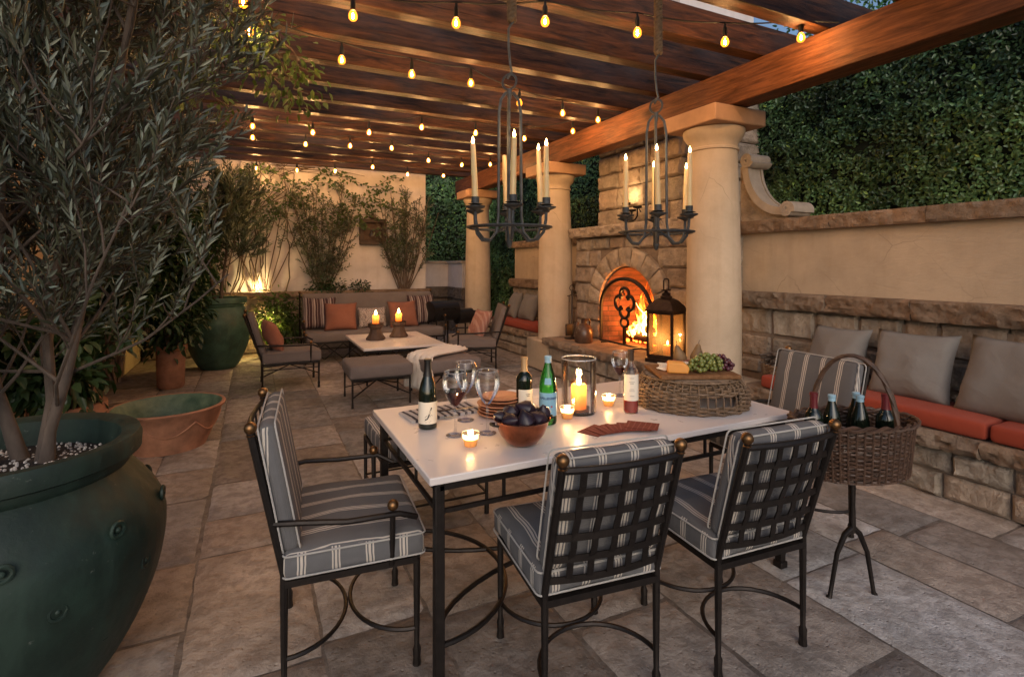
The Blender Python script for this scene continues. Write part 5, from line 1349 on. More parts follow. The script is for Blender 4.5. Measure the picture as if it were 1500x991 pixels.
# ================================================================== CHANDELIERS
def chandelier(x, y, label, rot, R0=.175, zr=1.60, sag=0):
    t = thing('candle_chandelier', label, 'chandelier', (x, y, zr), R_(rot), 'iron candle chandeliers')
    s = MB(); s.tube([(R0 * math.cos(k * math.pi / 24), R0 * math.sin(k * math.pi / 24), 0) for k in range(48)], .006, 6, closed=True); s.tube([((R0 + .012) * math.cos(k * math.pi / 24), (R0 + .012) * math.sin(k * math.pi / 24), .004) for k in range(48)], .004, 6, closed=True); s.build('ring', M['iron_gray'], t)
    r = random.Random(int(x * 100)); zt = .60
    for k in range(6):
        a = math.pi / 3 * k; c, q = math.cos(a), math.sin(a); sg = 1
        if True:
            arm = [(R0, .075), (R0 - .002, .03), (R0 - .012, -.02), (R0 - .04, -.052), (R0 - .075, -.055), (.068, -.02), (.058, .05), (.056, .30), (.055, .50), (.044, .56), (.018, .595)]
            arm = arm if k % 2 == 0 else arm[:6] + [(.03, 0), (.012, .03)]; s = MB(); s.tube([(u * c, u * q, z) for u, z in arm], .0068, 7); s.build('arm', M['iron_gray'], t)
    s = MB(); s.lathe([(.0, -.09), (.008, -.085), (.016, -.06), (.012, -.03), (.016, 0), (.012, .03), (.006, .10), (.005, .56), (.012, .59), (.012, .61), (.0, .615)], 10); s.build('spindle', M['iron_gray'], t)
    s = MB(); s.tube([(.034 * math.cos(k * math.pi / 9), 0, .645 + .034 * math.sin(k * math.pi / 9)) for k in range(18)], .0055, 6, closed=True)
    s.tube([(-.01, 0, .66), (.012, 0, .69), (.004, 0, .72), (-.004, 0, .80), (-.004, 0, .88), (.016, 0, .905), (.02, 0, .93)], .0055, 6); s.build('hook', M['iron_gray'], t)
    s = MB(); n = 90; zt2 = 3.12 - zr
    for ph in (0, 2.1, 4.2): s.tube([(.012 + .011 * math.cos(i * .8 + ph), .011 * math.sin(i * .8 + ph), .91 + (zt2 - .91) * i / n) for i in range(n + 1)], .0125, 6)
    s.build('rope', M['rope'], t)
    for k in range(6):
        a = math.pi / 3 * k; px, py = R0 * math.cos(a), R0 * math.sin(a)
        s = MB(); s.lathe([(.004, .06), (.012, .068), (.040, .080), (.043, .086), (.016, .084), (.016, .09), (.032, .095), (.017, .099), (.0175, .125), (.013, .125), (.013, .10)], 14, (px, py, 0)); s.build('candle_cup', M['iron_gray'], t)
        h = r.uniform(.235, .285); lx_, ly_ = r.uniform(-.012, .012), r.uniform(-.012, .012)
        cp = MB(); cp.tube([(px, py, .10), (px + lx_ * .3, py + ly_ * .3, .10 + h * .4), (px + lx_, py + ly_, .10 + h), (px + lx_, py + ly_, .103 + h)], [.0135, .0125, .0100, .004], 10)
        for d in range(2): a2 = r.uniform(0, 6.28); rr = .0105; zz = r.uniform(.6, .9); cp.tube([(px + lx_ * zz + rr * math.cos(a2), py + ly_ * zz + rr * math.sin(a2), .10 + h * zz), (px + lx_ * zz * .5 + rr * 1.1 * math.cos(a2), py + ly_ * zz * .5 + rr * 1.1 * math.sin(a2), .10 + h * (zz - .25))], [.002, .003], 5)
        cn = cp.build('candle', M['wax_taper'], t)
        if k != 2 or x > 1.5:
            f = MB(); flame_mesh(f, (px + lx_, py + ly_, .102 + h), .032, .0068); f.build('flame', M['flame'], cn)
    lamp('candle_light', (0, 0, .42), 2.6, WARM, .14, parent=t)
    return t
ax = math.degrees(math.atan2(1.0, 2.1))
chandelier(1.02, 2.12, 'iron candle chandelier hung above the table, left and nearer one', -26 - 25)
chandelier(1.85, 2.12, 'iron candle chandelier hung above the table, right one, in front of the fireplace', -26 - 15 - 27)

# ================================================================== STRING LIGHTS
strands = [
 ('string light strand nearest the camera, sagging across the top of the photo', [(-1.35, 3.75, 3.05), (-.05, 3.43, 2.94), (.54, 3.28, 2.92), (1.12, 3.08, 2.91), (1.62, 2.86, 2.93), (2.22, 2.72, 2.92), (2.82, 2.56, 2.91), (3.36, 2.40, 2.98)], (3.62, 2.30, 3.10)),
 ('string light strand crossing just behind the chandelier ropes', [(-.70, 3.60, 3.0), (-.02, 3.77, 2.91), (.58, 4.0, 2.91), (1.12, 4.09, 2.92), (1.62, 4.10, 2.93), (2.21, 4.38, 2.92), (2.76, 4.52, 2.93), (3.26, 4.63, 2.95)], (3.64, 4.70, 3.1)),
 ('third string light strand, over the lounge ottomans', [(0, 6.42, 2.93), (.61, 6.38, 2.92), (1.18, 6.1, 2.92), (1.66, 5.66, 2.93), (2.27, 5.6, 2.92), (2.87, 5.56, 2.91), (3.28, 5.15, 2.95)], (3.64, 4.95, 3.1)),
 ('fourth string light strand, over the low table', [(0.0, 6.95, 2.92), (.59, 7.05, 2.92), (1.10, 6.9, 2.92), (1.60, 6.8, 2.92), (2.25, 7.33, 2.91), (2.81, 7.48, 2.92), (3.22, 7.36, 2.94)], (3.64, 7.4, 3.1)),
 ('farthest string light strand, along the top of the back wall', [(.05, 9.2, 2.93), (.63, 9.05, 2.92), (1.18, 8.86, 2.92), (1.66, 8.3, 2.93), (2.3, 8.66, 2.92), (2.86, 8.48, 2.91)], (3.6, 8.3, 3.1))]
bulb0 = None
for label, bl, end in strands:
    bl = [(p[0] * 1.034, p[1] * 1.034, p[2] + .05) for p in bl]; t = thing('string_lights', label, 'string lights', bl[0], 0, 'strands of string lights'); O = V3(bl[0]); s = MB(); pts = [V3((bl[0][0] - .7, bl[0][1] + .1, 3.112)) - O]
    tops = [V3(p) + V3((0, 0, .138)) - O for p in bl]; seq = tops + [V3(end) - O]
    for a, c in zip(seq, seq[1:]):
        for k in range(6): q = k / 6; p = a.lerp(c, q); p.z -= .03 * 4 * q * (1 - q) * (c - a).length; pts.append(p)
    pts.append(seq[-1]); s.tube(pts, .0052, 6); s.build('cable', M['cable'], t)
    for p in bl:
        c = V3(p) - O
        if bulb0 is None:
            s = MB(); s.lathe([(.0, .142), (.007, .140), (.008, .11), (.0145, .10), (.016, .066), (.0155, .046), (.012, .038)], 12); sk = s.build('socket', M['cable'], t)
            s = MB(); s.lathe([(.012, .042), (.015, .035), (.0235, .022), (.0278, .004), (.0255, -.012), (.0155, -.024), (.0005, -.028)], 14); bu = s.build('bulb', M['bulb'], sk); f = MB(); f.lathe([(.0005, -.014), (.0045, -.008), (.006, .004), (.004, .016), (.0005, .024)], 8); f.build('filament', M['filament'], sk); sk.location = c; bulb0 = sk
        else: dup(bulb0, loc=c, parent=t)

# ================================================================== ON THE TABLE
def face_cam(x, y): return math.atan2(-x, y)
def wrap(mb, r, z0, z1, half, n=18, off=.0008):
    vs = []; fs = []
    for i in range(n + 1):
        a = -math.pi / 2 - half + 2 * half * i / n
        for z in (z0, z1): vs.append(((r + off) * math.cos(a), (r + off) * math.sin(a), z))
    mb.add(vs, [(2 * i, 2 * i + 2, 2 * i + 3, 2 * i + 1) for i in range(n)])
def text_wrap(txt, size, r, z, m, parent, name='lettering', ang=0., shear=0., bold=0.):
    cu = bpy.data.curves.new('lettering', 'FONT'); cu.body = txt; cu.size = size; cu.align_x = 'CENTER'; cu.align_y = 'CENTER'; cu.shear = shear; cu.resolution_u = 3; cu.offset = bold
    ob = bpy.data.objects.new('lettering', cu); COL.objects.link(ob); dg = bpy.context.evaluated_depsgraph_get(); me = bpy.data.meshes.new_from_object(ob.evaluated_get(dg)); bpy.data.objects.remove(ob); me.name = name
    for v in me.vertices:
        a = -math.pi / 2 + ang + v.co.x / r; h = v.co.y; v.co = ((r + .0016) * math.cos(a), (r + .0016) * math.sin(a), z + h)
    me.materials.clear(); me.materials.append(m); o = bpy.data.objects.new(name, me); COL.objects.link(o); o.parent = parent; return o
def stroke(pts, r, m, parent, w=.0007):
    s = MB(); s.tube([((r + .0016) * math.cos(-math.pi / 2 + u / r), (r + .0016) * math.sin(-math.pi / 2 + u / r), z) for u, z in pts], w, 4); return s.build('lettering', m, parent)
def bottle(name, label, x, y, z, prof, glass, foil, fz, cat='bottle', turn=0., liquid=None, group=None):
    t = thing(name, label, cat, (x, y, z), face_cam(x, y) + turn, group); s = MB(); s.lathe(prof, 32, cap=False); s.build('glass', M[glass], t, ang=60)
    s = MB(); r_ = [p for p in prof if p[1] >= fz]; s.lathe([(p[0] + .0006, p[1]) for p in r_] + [(0, r_[-1][1] + .001)], 24, cap=False); s.build('foil', M[foil], t)
    if liquid: s = MB(); s.lathe(liquid[1], 28); s.build('wine', M[liquid[0]], t)
    return t
burg = [(0, .004), (.030, 0), (.0385, .004), (.0395, .012), (.0395, .140), (.037, .165), (.029, .195), (.020, .222), (.0155, .245), (.0145, .275), (.0145, .283), (.0165, .284), (.0165, .294), (.014, .295)]
bord = [(0, .004), (.030, 0), (.0365, .004), (.0375, .012), (.0375, .178), (.035, .195), (.026, .210), (.0165, .222), (.0145, .235), (.014, .280), (.0162, .281), (.0162, .292), (.0135, .293)]
t = bottle('wine_bottle', 'dark wine bottle with a cream script label, at the left end of the table', .675, 2.21, TZ, burg, 'bottle_dark', 'foil_black', .205, group='wine bottles on the table')
s = MB(); wrap(s, .0395, .026, .118, 1.45); lb_ = s.build('paper_label', M['label'], t)
text_wrap('J', .058, .0395, .074, M['ink'], lb_, shear=.35, ang=.06); stroke([(-.012, .055), (-.004, .062), (.0, .058), (.004, .064), (.009, .058), (.014, .066), (.02, .06)], .0395, M['ink'], lb_)
for zz, w_ in ((.040, .014), (.034, .010)): stroke([(-w_, zz), (w_, zz)], .0395, M['ink'], lb_, .0005)
t = bottle('wine_bottle', 'dark wine bottle with tan neck foil behind the copper bowl', 1.13, 2.19, TZ, [(a, c * .93) for a, c in bord], 'bottle_dark', 'foil_gold', .198, turn=.5, group='wine bottles on the table')
s = MB(); wrap(s, .0375, .03, .128, 1.25); lb_ = s.build('paper_label', M['label'], t)
for k, (zz, w_) in enumerate(((.108, .012), (.10, .007), (.062, .015), (.055, .010))): stroke([(-w_ + i * w_ / 6, zz + .003 * math.sin(i * 2.3 + k)) for i in range(13)], .0375, M['ink'], lb_, .0006)
wat = [(0, .004), (.030, 0), (.037, .004), (.0385, .014), (.0385, .150), (.0365, .175), (.029, .215), (.0185, .250), (.0145, .268), (.0140, .282), (.0155, .284), (.0155, .296), (.013, .298)]
t = bottle('water_bottle', 'green glass water bottle with a pale blue label, beside the copper bowl', 1.17, 2.04, TZ, wat, 'glass_green', 'cap_blue', .262)
s = MB(); wrap(s, .0385, .040, .142, 1.7); lb_ = s.build('paper_label', M['label_blue'], t)
text_wrap('S.PELLEGRINO', .0135, .0385, .118, M['ink_blue'], lb_, ang=.10, bold=.0004); stroke([(-.024, .106), (.03, .106)], .0385, M['ink_blue'], lb_, .0005)
st_ = MB(); st_.prism([(.006 * (1 if i % 2 else .42) * math.cos(math.pi / 2 + i * math.pi / 5), .006 * (1 if i % 2 else .42) * math.sin(math.pi / 2 + i * math.pi / 5)) for i in range(10)], -.0002, .0002, 'Y')
sm_ = st_.build('star', M['ink_red'], lb_); sm_.location = (.016, -.0368, .083); sm_.rotation_euler = (0, 0, .42)
s = MB(); wrap(s, .0375, .178, .205, .42); s.v = [(x_ * (1 - (z_ - .178) * 6.2), y_ * (1 - (z_ - .178) * 6.2), z_) for x_, y_, z_ in s.v]; s.build('neck_label', M['label_blue'], t)
rosp = [(0, .004), (.028, 0), (.034, .004), (.035, .012), (.035, .175), (.033, .198), (.023, .216), (.0155, .23), (.0138, .245), (.0138, .285), (.0155, .286), (.0155, .297), (.013, .298)]
t = bottle('wine_bottle', 'clear bottle of rose wine with a tall white label, left of the wicker tray', 1.61, 2.02, TZ, rosp, 'glass', 'foil_brown', .236, turn=.15, liquid=('rose', [(0, .006), (.030, .006), (.0335, .016), (.0335, .085), (0, .085)]), group='wine bottles on the table')
s = MB(); wrap(s, .035, .062, .185, 1.25); lb_ = s.build('paper_label', M['label'], t)
for k, (zz, w_) in enumerate(((.168, .010), (.150, .013), (.143, .008), (.116, .011), (.108, .012), (.085, .009))): stroke([(-w_ + i * w_ / 6, zz + .0016 * math.sin(i * 2.3 + k)) for i in range(13)], .035, M['ink'], lb_, .0006)

def goblet(label, x, y, h=.255, wine=0, R0=.048, z=TZ, grp='stemmed wine glasses'):
    t = thing('wine_glass', label, 'wine glass', (x, y, z), 0, grp); s = MB(); b0 = h * .46; H = h - b0
    bowl = [(.004, b0), (.012, b0 + .003)] + [(R0 * (math.sin(math.pi * (.08 + .62 * q)) ** .8), b0 + H * (.06 + .94 * q)) for q in [k / 12 for k in range(13)]]
    s.lathe([(0, .001), (.036, .001), (.038, .003), (.02, .007), (.006, .014), (.0042, .03), (.0036, b0 * .6), (.004, b0)] + bowl[1:], 32, cap=False, rip=lambda a, zz: (.022 * math.sin(a * 12) if zz > b0 + H * .35 else 0)); s.build('glass', M['glass'], t, ang=80)
    s = MB(); s.tube([(bowl[-1][0] * math.cos(k * math.pi / 20), bowl[-1][0] * math.sin(k * math.pi / 20), h) for k in range(40)], .0011, 5, closed=True); s.build('rim', M['rim'], t)
    if wine:
        lv = [p for p in bowl if p[1] <= b0 + H * wine]; s = MB(); s.lathe([(0, b0 + .004)] + [(max(0, p[0] - .0022), p[1]) for p in lv[1:]] + [(0, lv[-1][1])], 28, cap=False); s.build('wine', M['wine'], t)
goblet('wine glass half full of red wine beside the script labelled bottle', .745, 2.06, .262, .47, .052)
goblet('empty wine glass standing rearmost, behind the other two at the left of the table', .86, 2.24, .262, 0, .05)
goblet('empty wine glass nearest the stacked plates and copper bowl', .875, 2.03, .26, 0, .052)
goblet('wine glass with red wine behind the rose bottle', 1.76, 2.30, .235, .42, .046)
for (x, y, l_) in ((1.26, 2.17, 'clear tumbler just left of the glass candle cylinder'), ):
    t = thing('tumbler', l_, 'glass', (x, y, TZ)); s = MB(); s.lathe([(0, .003), (.030, .003), (.034, .12), (.032, .12), (.028, .012), (0, .010)], 28, cap=False); s.build('glass', M['glass'], t)
    s = MB(); s.tube([(.033 * math.cos(k * math.pi / 16), .033 * math.sin(k * math.pi / 16), .12) for k in range(32)], .0012, 5, closed=True); s.build('rim', M['rim'], t)
def votive(label, x, y):
    t = thing('tealight', label, 'tealight', (x, y, TZ), 0, 'lit tealights'); s = MB(); s.lathe([(0, .002), (.023, .002), (.034, .052), (.0325, .052), (.022, .006), (0, .006)], 26, cap=False); s.build('cup', M['votive'], t)
    s = MB(); s.tube([(.0335 * math.cos(k * math.pi / 16), .0335 * math.sin(k * math.pi / 16), .052) for k in range(32)], .0014, 5, closed=True); s.build('rim', M['rim'], t)
    s = MB(); s.lathe([(0, .007), (.021, .007), (.0265, .032), (0, .031)], 20); s.build('wax', M['wax_white'], t)
    s = MB(); flame_mesh(s, (0, 0, .031), .030, .0085); s.build('flame', M['flame'], t); lamp('candle_light', (x, y, TZ + .046), 1.1, WARM, .012)
votive('lit tealight in a clear cup at the front, left of the copper bowl', .755, 1.915)
votive('lit tealight beside the green water bottle', 1.285, 2.065)
votive('lit tealight between the glass cylinder and the rose bottle', 1.585, 2.16)
hc = thing('hurricane_candle', 'big lit candle inside a clear glass cylinder in the middle of the table', 'candle holder', (1.39, 2.13, TZ))
s = MB(); s.lathe([(0, .002), (.078, .002), (.082, .01), (.082, .255), (.079, .255), (.079, .012), (0, .010)], 40, cap=False); s.build('cylinder', M['glass'], hc)
s = MB(); s.tube([(.0805 * math.cos(k * math.pi / 24), .0805 * math.sin(k * math.pi / 24), .256) for k in range(48)], .003, 6, closed=True); s.build('rim', M['rim'], hc)
s = MB(); s.lathe([(0, .011), (.07, .011), (.07, .018), (0, .020)], 28); s.build('base_plate', M['bronze'], hc)
s = MB(); s.lathe([(0, .018), (.036, .018), (.037, .125), (.032, .133), (.012, .125), (0, .125)], 28); s.build('wax', M['wax'], hc)
s = MB(); flame_mesh(s, (0, 0, .127), .055, .012); s.build('flame', M['flame'], hc); lamp('candle_light', (1.39, 2.13, TZ + .162), 2.4, WARM, .014); lamp('candle_light', (1.39, 2.13, TZ + .11), .35, WARM, .014)  # lower lamp added within the hollow wax for an inner glow
# copper bowl with figs
cb = thing('copper_bowl', 'round copper bowl with a ring handle, filled with dark figs', 'bowl', (.945, 1.85, TZ))
s = MB(); s.lathe([(0, .002), (.045, .002), (.062, .012), (.088, .045), (.103, .085), (.107, .098), (.112, .102), (.109, .105), (.103, .099), (.098, .085), (.083, .048), (.058, .016), (0, .010)], 48, cap=False); s.build('body', M['copper'], cb)
for sg in (1, -1): s = MB(); s.tube([V3((-sg * .108, -.02, .088)), V3((-sg * .128, -.016, .092)), V3((-sg * .134, 0, .094)), V3((-sg * .128, .016, .092)), V3((-sg * .108, .02, .088))], .005, 7); s.build('handle', M['black'], cb)
for i, (dx, dy, dz, rr) in enumerate([(-.06, -.02, .10, .034), (-.01, -.05, .103, .036), (.05, -.045, .10, .034), (.07, .01, .103, .032), (.03, .02, .127, .036), (-.035, .03, .118, .034), (.0, .065, .105, .034), (.055, .055, .11, .033), (-.07, .045, .10, .030), (.085, -.02, .118, .028)]):
    s = MB(); s.lathe([(0, -rr), (rr * .6, -rr * .85), (rr, -rr * .15), (rr * .85, rr * .45), (rr * .4, rr * .95), (rr * .12, rr * 1.3), (0, rr * 1.35)], 16, cap=False, rip=lambda a, z: .03 * math.sin(a * 5 + i)); o = s.build('fig', M['fig'], loc=(.945 + dx, 1.85 + dy, TZ + dz)); o.rotation_euler = (rng.uniform(-1.3, 1.3), rng.uniform(-1.3, 1.3), rng.uniform(0, 6))
    tag(o, 'dark purple fig heaped in the copper bowl', 'fig', 'figs in the copper bowl')
# plates
for k in range(6):
    s = MB(); r_ = .112 if k < 4 else .092; s.lathe([(0, .003), (r_ * .6, 0), (r_ * .66, .003), (r_ * .98, .012), (r_, .015), (r_ * .97, .017), (r_ * .64, .008), (0, .007)], 40, cap=False)
    o = s.build('plate', M['plate'], loc=(1.045 + rng.uniform(-.004, .004), 2.26 + rng.uniform(-.004, .004), TZ + .0145 * k)); tag(o, ['lowest terracotta plate of the stack', 'second lowest terracotta plate of the stack', 'third terracotta plate up the stack', 'uppermost of the four wide terracotta plates', 'lower of the two smaller terracotta plates', 'topmost small terracotta plate on the stack'][k] + ' behind the copper bowl', 'plate', 'stacked terracotta plates')
M['napkin_stripe'] = stripe_mat('striped linen', (.55, .51, .50), (.06, .05, .06), .035, pattern=((.5, .20),))
def flatcloth(name, label, x, y, w, d, m, rz, z=TZ, th=.006, cat='napkin', wav=.003, group=None):
    s = MB(); n = 12; vs = []; fs = []
    for j in range(n + 1):
        for i in range(n + 1): u, v = i / n - .5, j / n - .5; vs.append((u * w, v * d, th + wav * noise.noise(V3((u * 6 + x * 9, v * 6, 1)))))
    N = len(vs); vs += [(p[0], p[1], .0005) for p in vs]
    for j in range(n):
        for i in range(n): a = j * (n + 1) + i; fs.append((a, a + 1, a + n + 2, a + n + 1)); fs.append((N + a + n + 1, N + a + n + 2, N + a + 1, N + a))
    rg = [i for i in range(n + 1)] + [j * (n + 1) + n for j in range(1, n + 1)] + [n * (n + 1) + i for i in range(n - 1, -1, -1)] + [j * (n + 1) for j in range(n - 1, 0, -1)]
    for k in range(len(rg)): a, c = rg[k], rg[(k + 1) % len(rg)]; fs.append((a, N + a, N + c, c))
    s.add(vs, fs); o = s.build(name, M[m], loc=(x, y, z), ang=60); o.rotation_euler = (0, 0, R_(rz)); return tag(o, label, cat, group)
flatcloth('napkin', 'folded gray and black striped napkin under the cutlery, behind the wine glasses', .80, 2.40, .36, .17, 'napkin_stripe', 6, th=.012)
flatcloth('napkin', 'folded white linen napkin near the far table edge behind the plates', 1.26, 2.46, .26, .20, 'napkin_white', -12, th=.028, wav=.010)
for k in range(4):
    t = thing('fork' if k % 2 else 'knife', ('dark metal fork' if k % 2 else 'dark metal table knife') + (' on the striped napkin' if k > 1 else ' at the front edge of the striped napkin'), 'cutlery', (.72 + .05 * k, 2.335 + .045 * (k // 2), TZ + (.014 if k > 1 else .004)), R_(-24 + 7 * k)); s = MB(); s.tube([(-.09, 0, .002), (-.02, 0, .004), (.02, 0, .003)], [.005, .003, .003], 6); s.build('handle', M['wicker'], t)
    s = MB()
    if k % 2:
        s.rbox((.035, 0, .003), (.03, .018, .003), .001)
        for y in (-.0065, -.002, .002, .0065): s.bar((.05, y, .003), (.085, y, .004), .002, .002)
    else: s.rbox((.06, 0, .003), (.09, .015, .002), .001)
    s.build('tines' if k % 2 else 'blade', M['silver'], t)
for k in range(6):
    flatcloth('paper_napkin', ['lowest red paper napkin of the fanned row', 'second red paper napkin of the fanned row', 'third red paper napkin of the fanned row', 'fourth red paper napkin of the fanned row', 'fifth red paper napkin of the fanned row', 'topmost red paper napkin at the right end of the fan'][k], 1.30 + .038 * k, 1.86 - .014 * k + (.004 * (k % 2)), .135, .10, 'napkin_red', 24 - 14 * k, TZ + .0028 * k, .0026, wav=.0008, group='fanned red paper napkins')
# wicker tray with board and food
bx, by = 1.985, 2.02
wt = thing('wicker_tray', 'large upturned oval wicker tray at the right of the table, carrying the food board', 'wicker tray', (bx, by, TZ), R_(-26))
s = MB(); weave(s, .272, .242, .008, .136, 15, 0, 18, .0062, .009, 110, skip=(.22, .62, (R_(262), R_(306))), dome=.22); weave(s, .235, .205, .142, .144, 2, 0, 26, .005, .005, 100); s.build('woven_sides', M['wicker_pale'], wt)
s = MB()
for k in range(44):
    a = 2 * math.pi * k / 44; s.tube([(.273 * math.cos(a), .243 * math.sin(a), .004), (.272 * math.cos(a), .242 * math.sin(a), .075), (.255 * math.cos(a), .225 * math.sin(a), .122), (.225 * math.cos(a), .195 * math.sin(a), .143), (.1 * math.cos(a), .08 * math.sin(a), .146)], .0038, 5)
for k in range(22): s.tube([(-.225 * math.sqrt(1 - ((k - 10.5) / 11.5) ** 2), .195 * (k - 10.5) / 11.5, .147), (.225 * math.sqrt(1 - ((k - 10.5) / 11.5) ** 2), .195 * (k - 10.5) / 11.5, .147)], .0045, 5)
s.build('stakes', M['wicker_pale'], wt)
BZ = TZ + .153
bd = MB(); bd.box((0, 0, .010), (.385, .29, .020)); o = bd.build('cutting_board', M['board'], loc=(bx - .01, by - .01, BZ), bevel=.004); o.rotation_euler = (0, 0, R_(-24)); tag(o, 'rectangular brown wooden board on the wicker tray', 'cutting board')
FZ = BZ + .0205
s = MB(); s.prism([(-.05, 0), (.05, 0), (.054, .03), (.03, .05), (-.045, .054)], -.035, .03, 'Y'); o = s.build('cheese_wedge', M['cheese'], loc=(1.865, 1.985, FZ), bevel=.007); o.rotation_euler = (0, 0, R_(-38)); tag(o, 'orange cheese wedge at the left front of the board', 'cheese')
for i, (dx, dy, a) in enumerate(((-.06, .09, 20), (.01, .085, -15))):
    s = MB(); s.prism([(-.04, 0), (.045, 0), (.04, .022), (-.03, .028)], -.028, .026, 'Y'); o = s.build('white_cheese', M['cheese_white'], loc=(1.955 + dx + .04, 2.005 + dy - .03, FZ), bevel=.006); o.rotation_euler = (0, 0, R_(a)); tag(o, ['soft white cheese piece behind the orange wedge', 'soft white cheese piece beside the green grapes'][i], 'cheese')
for i in range(3):
    s = MB(); s.rbox((0, 0, .004), (.07, .05, .006), .003, wob=.004); o = s.build('cracker', M['cheese_white'], loc=(1.86 + .012 * i, 2.07 + .014 * i, FZ + .004 * i + .002)); o.rotation_euler = (R_(6), R_(-5), R_(20 + 25 * i)); tag(o, ['lowest', 'middle', 'topmost'][i] + ' pale cracker at the left back of the board', 'cracker')
for i in range(9):
    s = MB(); s.lathe([(0, 0), (.022, 0), (.024, .003), (.022, .006), (0, .006)], 16); a = rng.uniform(-.4, .4); o = s.build('salami_slice', M['salami'], loc=(1.93 + .017 * i, 2.115 - .004 * i + rng.uniform(-.006, .006), FZ + .006 + .002 * (i % 3))); o.rotation_euler = (R_(22) + a * .3, R_(-58), a); tag(o, 'round slice of cured meat in the row across the board', 'cured meat', 'row of cured meat slices')
def grapes(label, cx_, cy_, n, m, sx, sy, sz, seed):
    t = thing('grape_bunch', label, 'grapes', (cx_, cy_, FZ)); r = random.Random(seed); pts = []; k = 0
    while len(pts) < n and k < 9000:
        k += 1; u = V3((r.uniform(-1, 1), r.uniform(-1, 1), r.uniform(0, 1)))
        if u.x ** 2 + u.y ** 2 + u.z ** 2 > 1: continue
        p = V3((u.x * sx, u.y * sy, .010 + u.z * sz))
        if all((p - q).length > .0165 for q in pts): pts.append(p)
    for p in pts: s = MB(); s.ball((0, 0, 0), r.uniform(.0095, .0118), 12, 1.1, m=8); o = s.build('grape', M[m], t, loc=p, ang=180); o.rotation_euler = (r.uniform(-1, 1), r.uniform(-1, 1), 0)
    s = MB(); s.tube([(0, 0, .02), (.01, .02, sz), (.02, .05, sz + .012)], .002, 5); s.build('stalk', M['bark'], t)
grapes('bunch of green grapes on the front of the board', 2.01, 1.945, 96, 'grape_green', .115, .055, .075, 3)
grapes('bunch of dark red grapes at the right end of the board', 2.13, 1.955, 52, 'grape_red', .05, .065, .055, 5)
for x, y, a, l_ in ((2.03, 2.13, -18, 'russet pear standing behind the board, left one, leaning left'), (2.105, 2.10, 8, 'russet pear standing behind the grapes, right one, upright')):
    t = thing('pear', l_, 'pear', (x, y, FZ + .001)); t.rotation_euler = (0, R_(a), 0)
    s = MB(); s.lathe([(0, .001), (.02, 0), (.034, .018), (.036, .035), (.030, .056), (.019, .078), (.012, .098), (.006, .106), (0, .106)], 22, cap=False); s.build('fruit', M['pear'], t); s = MB(); s.tube([(0, 0, .104), (.003, 0, .118), (.008, 0, .128)], .0018, 5); s.build('stalk', M['bark_dark'], t)

# ================================================================== WINE BASKET ON ITS STAND
wbx, wby = 2.34, 1.43
wb = thing('wine_basket', 'brown oval wicker basket with a hoop handle on a forked iron stand, holding bottles', 'wine basket', (wbx, wby, 0), R_(-20))
s = MB(); weave(s, .252, .155, .545, .765, 26, .10, 24, .0052, .0065, 104)
for ph in (0, math.pi): s.tube([((.267 + .008 * math.cos(k * .9 + ph)) * math.cos(2 * math.pi * k / 90), (.165 + .008 * math.cos(k * .9 + ph)) * math.sin(2 * math.pi * k / 90), .772 + .008 * math.sin(k * .9 + ph)) for k in range(90)], .007, 5, closed=True)
s.lathe([(0, .542), (.232, .542), (.232, .55), (0, .55)], 36, sy=.64); s.build('woven_body', M['wicker'], wb)
s = MB()
for k in range(48): a = 2 * math.pi * k / 48; s.tube([(.238 * math.cos(a), .145 * math.sin(a), .545), (.263 * math.cos(a), .161 * math.sin(a), .765)], .0042, 5)
s.build('stakes', M['wicker'], wb)
s = MB()
for ph in (0, 2.1, 4.2): s.tube([((.006 * math.cos(k * .8 + ph)) + .0, .165 * math.cos(math.pi * k / 30) + .004 * math.sin(k * .8 + ph), .73 + .315 * math.sin(math.pi * k / 30)) for k in range(31)], .0078, 6)
hd = s.build('handle', M['wicker'], wb); hd.rotation_euler = (0, 0, R_(35))
s = MB(); s.tube([(0, 0, .545), (0, 0, .40), (0, 0, .28)], [.014, .011, .014], 10); s.tube([(0, 0, .535), (0, 0, .545)], .06, 16)
for a in (178, 2): c_, s_ = math.cos(R_(a)), math.sin(R_(a)); s.tube([(0, 0, .30), (.035 * c_, .035 * s_, .27), (.07 * c_, .07 * s_, .19), (.088 * c_, .088 * s_, .09), (.102 * c_, .102 * s_, .012), (.107 * c_, .107 * s_, 0)], [.014, .012, .010, .009, .009, .013], 9)
st2 = s.build('stand', M['iron'], wb); 
mini = [(0, .004), (.030, 0), (.0365, .004), (.0365, .17), (.034, .19), (.025, .205), (.016, .218), (.0142, .235), (.0142, .272), (.016, .273), (.016, .284), (0, .286)]
def inb(u, v): a = R_(-20); return (wbx + u * math.cos(a) - v * math.sin(a), wby + u * math.sin(a) + v * math.cos(a))
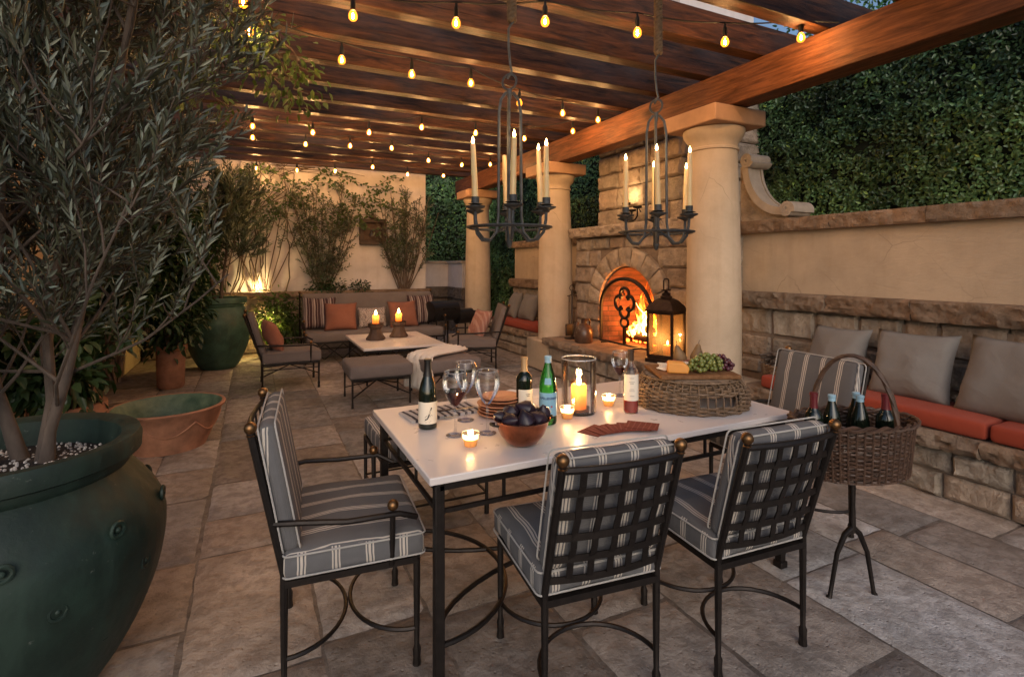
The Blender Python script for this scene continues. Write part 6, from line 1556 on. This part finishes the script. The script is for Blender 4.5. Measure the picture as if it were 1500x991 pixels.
for (u, v, kind, l_) in ((-.165, .02, 'red', 'wine bottle with dark red foil at the left end of the wicker wine basket'), (.125, -.035, 'red', 'wine bottle with dark red foil at the right of the wicker wine basket'), (-.055, .055, 'g', 'pale blue capped water bottle at the left in the wicker wine basket'), (.06, .03, 'g', 'pale blue capped water bottle in the middle of the wicker wine basket'), (.085, .085, 'g', 'pale blue capped water bottle rearmost in the wicker wine basket')):
    x, y = inb(u, v)
    if kind == 'red': bottle('wine_bottle', l_, x, y, .60, mini, 'bottle_dark', 'foil_red', .212, group='bottles in the wine basket')
    else:
        t = bottle('water_bottle', l_, x, y, .59, [(a, c * .92) for a, c in wat], 'bottle_dark', 'cap_blue', .238, group='bottles in the wine basket')

# ================================================================== LIGHT AND CAMERA
w = bpy.data.worlds.new('World'); scene.world = w; w.use_nodes = True; nt = w.node_tree; bg = nt.nodes['Background']
sky = nt.nodes.new('ShaderNodeTexSky'); sky.sky_type = 'NISHITA'; sky.sun_disc = False
SUN_EL, SUN_AZ = R_(24), R_(200)
sky.sun_elevation = SUN_EL; sky.sun_rotation = SUN_AZ; sky.air_density = 1.0; sky.dust_density = 2.0; sky.ozone_density = 2.0
nt.links.new(sky.outputs[0], bg.inputs[0]); bg.inputs[1].default_value = .065
sl = bpy.data.lights.new('dusk_fill', 'SUN'); sl.energy = .45; sl.angle = R_(60); sl.color = (1, .90, .86)  # wide soft fill added from behind the camera, in place of dusk glow
so = bpy.data.objects.new('dusk_fill', sl); COL.objects.link(so)
dv = Vector((math.sin(SUN_AZ) * math.cos(SUN_EL), math.cos(SUN_AZ) * math.cos(SUN_EL), math.sin(SUN_EL)))
so.rotation_euler = dv.to_track_quat('Z', 'Y').to_euler()
cam = bpy.data.cameras.new('camera'); co = bpy.data.objects.new('camera', cam); COL.objects.link(co); scene.camera = co
cam.sensor_width = 36; cam.lens = 780 / 1500 * 36; cam.shift_y = -108.5 / 1500; cam.clip_end = 500; cam.clip_start = .02
co.location = (0, 0, 1.44); co.rotation_euler = (R_(90), 0, -math.atan(380 / 780))
vs_ = scene.view_settings; vs_.view_transform = 'Standard'; vs_.look = 'None'; vs_.exposure = 1.0; vs_.gamma = 1
scene.render.engine = 'CYCLES'; cy = scene.cycles
cy.use_denoising = True; cy.max_bounces = 10; cy.transparent_max_bounces = 24; cy.diffuse_bounces = 4; cy.glossy_bounces = 4; cy.caustics_reflective = False; cy.caustics_refractive = False; cy.sample_clamp_indirect = 4; cy.use_light_tree = True
